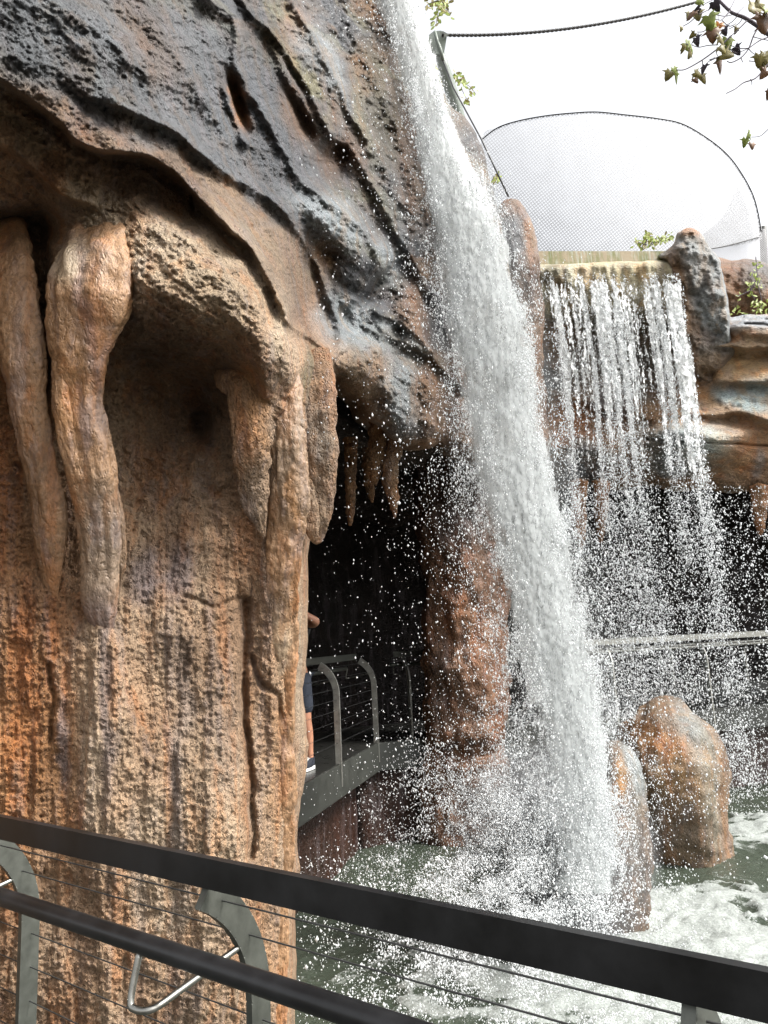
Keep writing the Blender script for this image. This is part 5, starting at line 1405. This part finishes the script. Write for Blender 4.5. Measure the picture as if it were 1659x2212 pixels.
# --- tall fall: body drops, ragged edges, far-flung drops
n = 185000
y = -80 + 2010 * RNG.random(n) ** .75
L_ = np.interp(y, FY, FL); R_ = np.interp(y, FY, FR); c_ = (L_ + R_) / 2; hw = (R_ - L_) / 2
g_ = np.clip(y / 1000, .12, 1)
hw = hw * np.clip(.62 + y / 1200, .62, 1)
off_ = RNG.laplace(0, 1, n)
x = c_ + hw * (np.sign(off_) * (.58 * RNG.random(n) ** .6 + np.abs(off_) * (.24 + .18 * g_)))
cl = fbm(xy3(x, y, 22, 60, 3.3), 4, .6)
k = RNG.random(n) < np.clip(.45 + 2.2 * cl, .05, 1)
x, y = x[k], y[k]
dd = fd(y) - .25 + RNG.normal(0, .22, len(x)) - np.clip(np.interp(y, FY, FL) - x, 0, 300) * .0042
drops('spray', x, y, dd, logn(len(x), .74, .42, .35, 2.8), RNG.uniform(1, 2.6, len(x)), 'white drops flying off the tall waterfall', fall)
n = 5500
y = RNG.uniform(-50, 2150, n)
x = np.interp(y, FY, FL) - RNG.exponential(95 + .06 * np.clip(y, 0, 2000), n) + 20
k = x > 640
x, y = x[k], y[k]
cd = np.minimum(cliff_base(x, y) - .75, fd(y))
dd = np.where(y < 960, np.minimum(fd(y) - .2, cd), fd(y) - RNG.uniform(0, 1.5, len(x)))
drops('flung_drops', x, y, dd, logn(len(x), .8, .5, .4, 3.2), RNG.uniform(1, 2.2, len(x)), 'scattered single drops left of the tall waterfall, in front of the cave', fall)
# --- splash where it lands
n = 200000
t_ = RNG.random(n)
x = 1175 + RNG.normal(0, 135, n) - 60 * RNG.random(n); y = 1850 + RNG.normal(0, 130, n)
x += (y - 1850) * -.10
k = (y > 1380)
x, y = x[k], y[k]
cl = fbm(xy3(x, y, 60, 60, 4.4), 4, .6)
k = RNG.random(len(x)) < np.clip(.5 + 1.4 * cl, .08, 1) * np.clip((1400 - x) / 110, .12, 1)
x, y = x[k], y[k]
dd = 5.75 + RNG.normal(0, .35, len(x)) - np.clip(y - 1850, 0, 400) * .0035
drops('splash', x, y, dd, logn(len(x), .85, .45, .4, 3.4), RNG.uniform(1, 1.7, len(x)), 'bursting white splash at the foot of the tall waterfall', fall)
n = 42000
x = RNG.normal(1060, 230, n); y = RNG.uniform(1850, 2300, n)
k = (x > 640) & (RNG.random(n) < np.clip(.35 + 1.6 * fbm(xy3(x, y, 60, 60, 6.4), 4, .6), .06, 1))
x, y = x[k], y[k]
dd = np.interp(y, [1850, 2000, 2300], [5.4, 4.7, 3.6]) + RNG.uniform(-1.0, .5, len(x))
drops('splash', x, y, dd, logn(len(x), 1.05, .5, .5, 4.5), RNG.uniform(1, 1.5, len(x)), 'loose drops thrown up in front of the foreground railing view', fall)
# --- soft mist hanging in the splash
mm = bpy.data.materials.new('mist')
mm.use_nodes = True
mt_ = mm.node_tree
mt_.nodes.clear()
mo_ = mt_.nodes.new('ShaderNodeOutputMaterial'); pv = mt_.nodes.new('ShaderNodeVolumePrincipled')
pv.inputs['Color'].default_value = (.95, .97, 1, 1)
pv.inputs['Anisotropy'].default_value = .3
tc_ = mt_.nodes.new('ShaderNodeTexCoord'); gr = mt_.nodes.new('ShaderNodeTexGradient'); gr.gradient_type = 'SPHERICAL'
ns = mt_.nodes.new('ShaderNodeTexNoise'); ns.inputs['Scale'].default_value = 2.2; ns.inputs['Detail'].default_value = 3
mu = mt_.nodes.new('ShaderNodeMath'); mu.operation = 'MULTIPLY'; mu2 = mt_.nodes.new('ShaderNodeMath'); mu2.operation = 'MULTIPLY'; mu2.inputs[1].default_value = 9
mt_.links.new(tc_.outputs['Object'], gr.inputs[0]); mt_.links.new(tc_.outputs['Object'], ns.inputs[0])
mt_.links.new(gr.outputs[1], mu.inputs[0]); mt_.links.new(ns.outputs[0], mu.inputs[1]); mt_.links.new(mu.outputs[0], mu2.inputs[0])
mt_.links.new(mu2.outputs[0], pv.inputs['Density']); mt_.links.new(pv.outputs[0], mo_.inputs['Volume'])
bm = bmesh.new()
bmesh.ops.create_icosphere(bm, subdivisions=3, radius=1.0)
mist = bm_obj('mist', bm, mm)
mist.location = Vector(P(1190, 1850, 6.0).tolist()); mist.scale = (.9, .7, .95)
tag(mist, 'white mist rising where the tall waterfall hits the boulders', 'mist', None, 'stuff')
# --- wide fall: drops gathered in strands, opening downwards
n = 170000
y = 590 + 1130 * RNG.random(n) ** .85
u_ = RNG.random(n)
s_ = fbm(np.stack([u_ * 26 + .35 * fbm(np.stack([u_ * 4, y / 160, u_ * 0 + 1.0], -1), 2), y / 900, u_ * 0 + 1.0], -1), 3, .6)
f_ = fbm(np.stack([u_ * 60, y / 40, u_ * 0 + 2.0], -1), 3, .6)
k = RNG.random(n) < np.clip(.16 + 2.3 * s_ + 1.2 * f_ + .5 * np.exp(-((u_ - .93) / .05) ** 2) - .05 * (y > 1100), .03, 1)
y, u_ = y[k], u_[k]
spread = np.clip((y - 900) / 700, 0, 1)
x = np.interp(y, WY, WL) + (np.interp(y, WY, WR) - np.interp(y, WY, WL)) * u_ + RNG.normal(0, 1, len(y)) * (2 + 22 * spread)
dd = wd(y) - .1 + RNG.normal(0, .15, len(x)) * (1 + spread)
drops('spray', x, y, dd, logn(len(x), .85, .42, .4, 3), RNG.uniform(1, 2.0, len(x)), 'white drops of the wide waterfall', wfall)
n = 15000
x = RNG.uniform(1200, 1700, n); y = RNG.uniform(1050, 1760, n)
drops('flung_drops', x, y, np.interp(y, [1050, 1760], [9.0, 7.4]) + RNG.normal(0, .4, n), logn(n, .8, .5, .4, 3.6), RNG.uniform(1, 1.8, n), 'fine drops drifting across the walkway and the dark hollow', wfall)
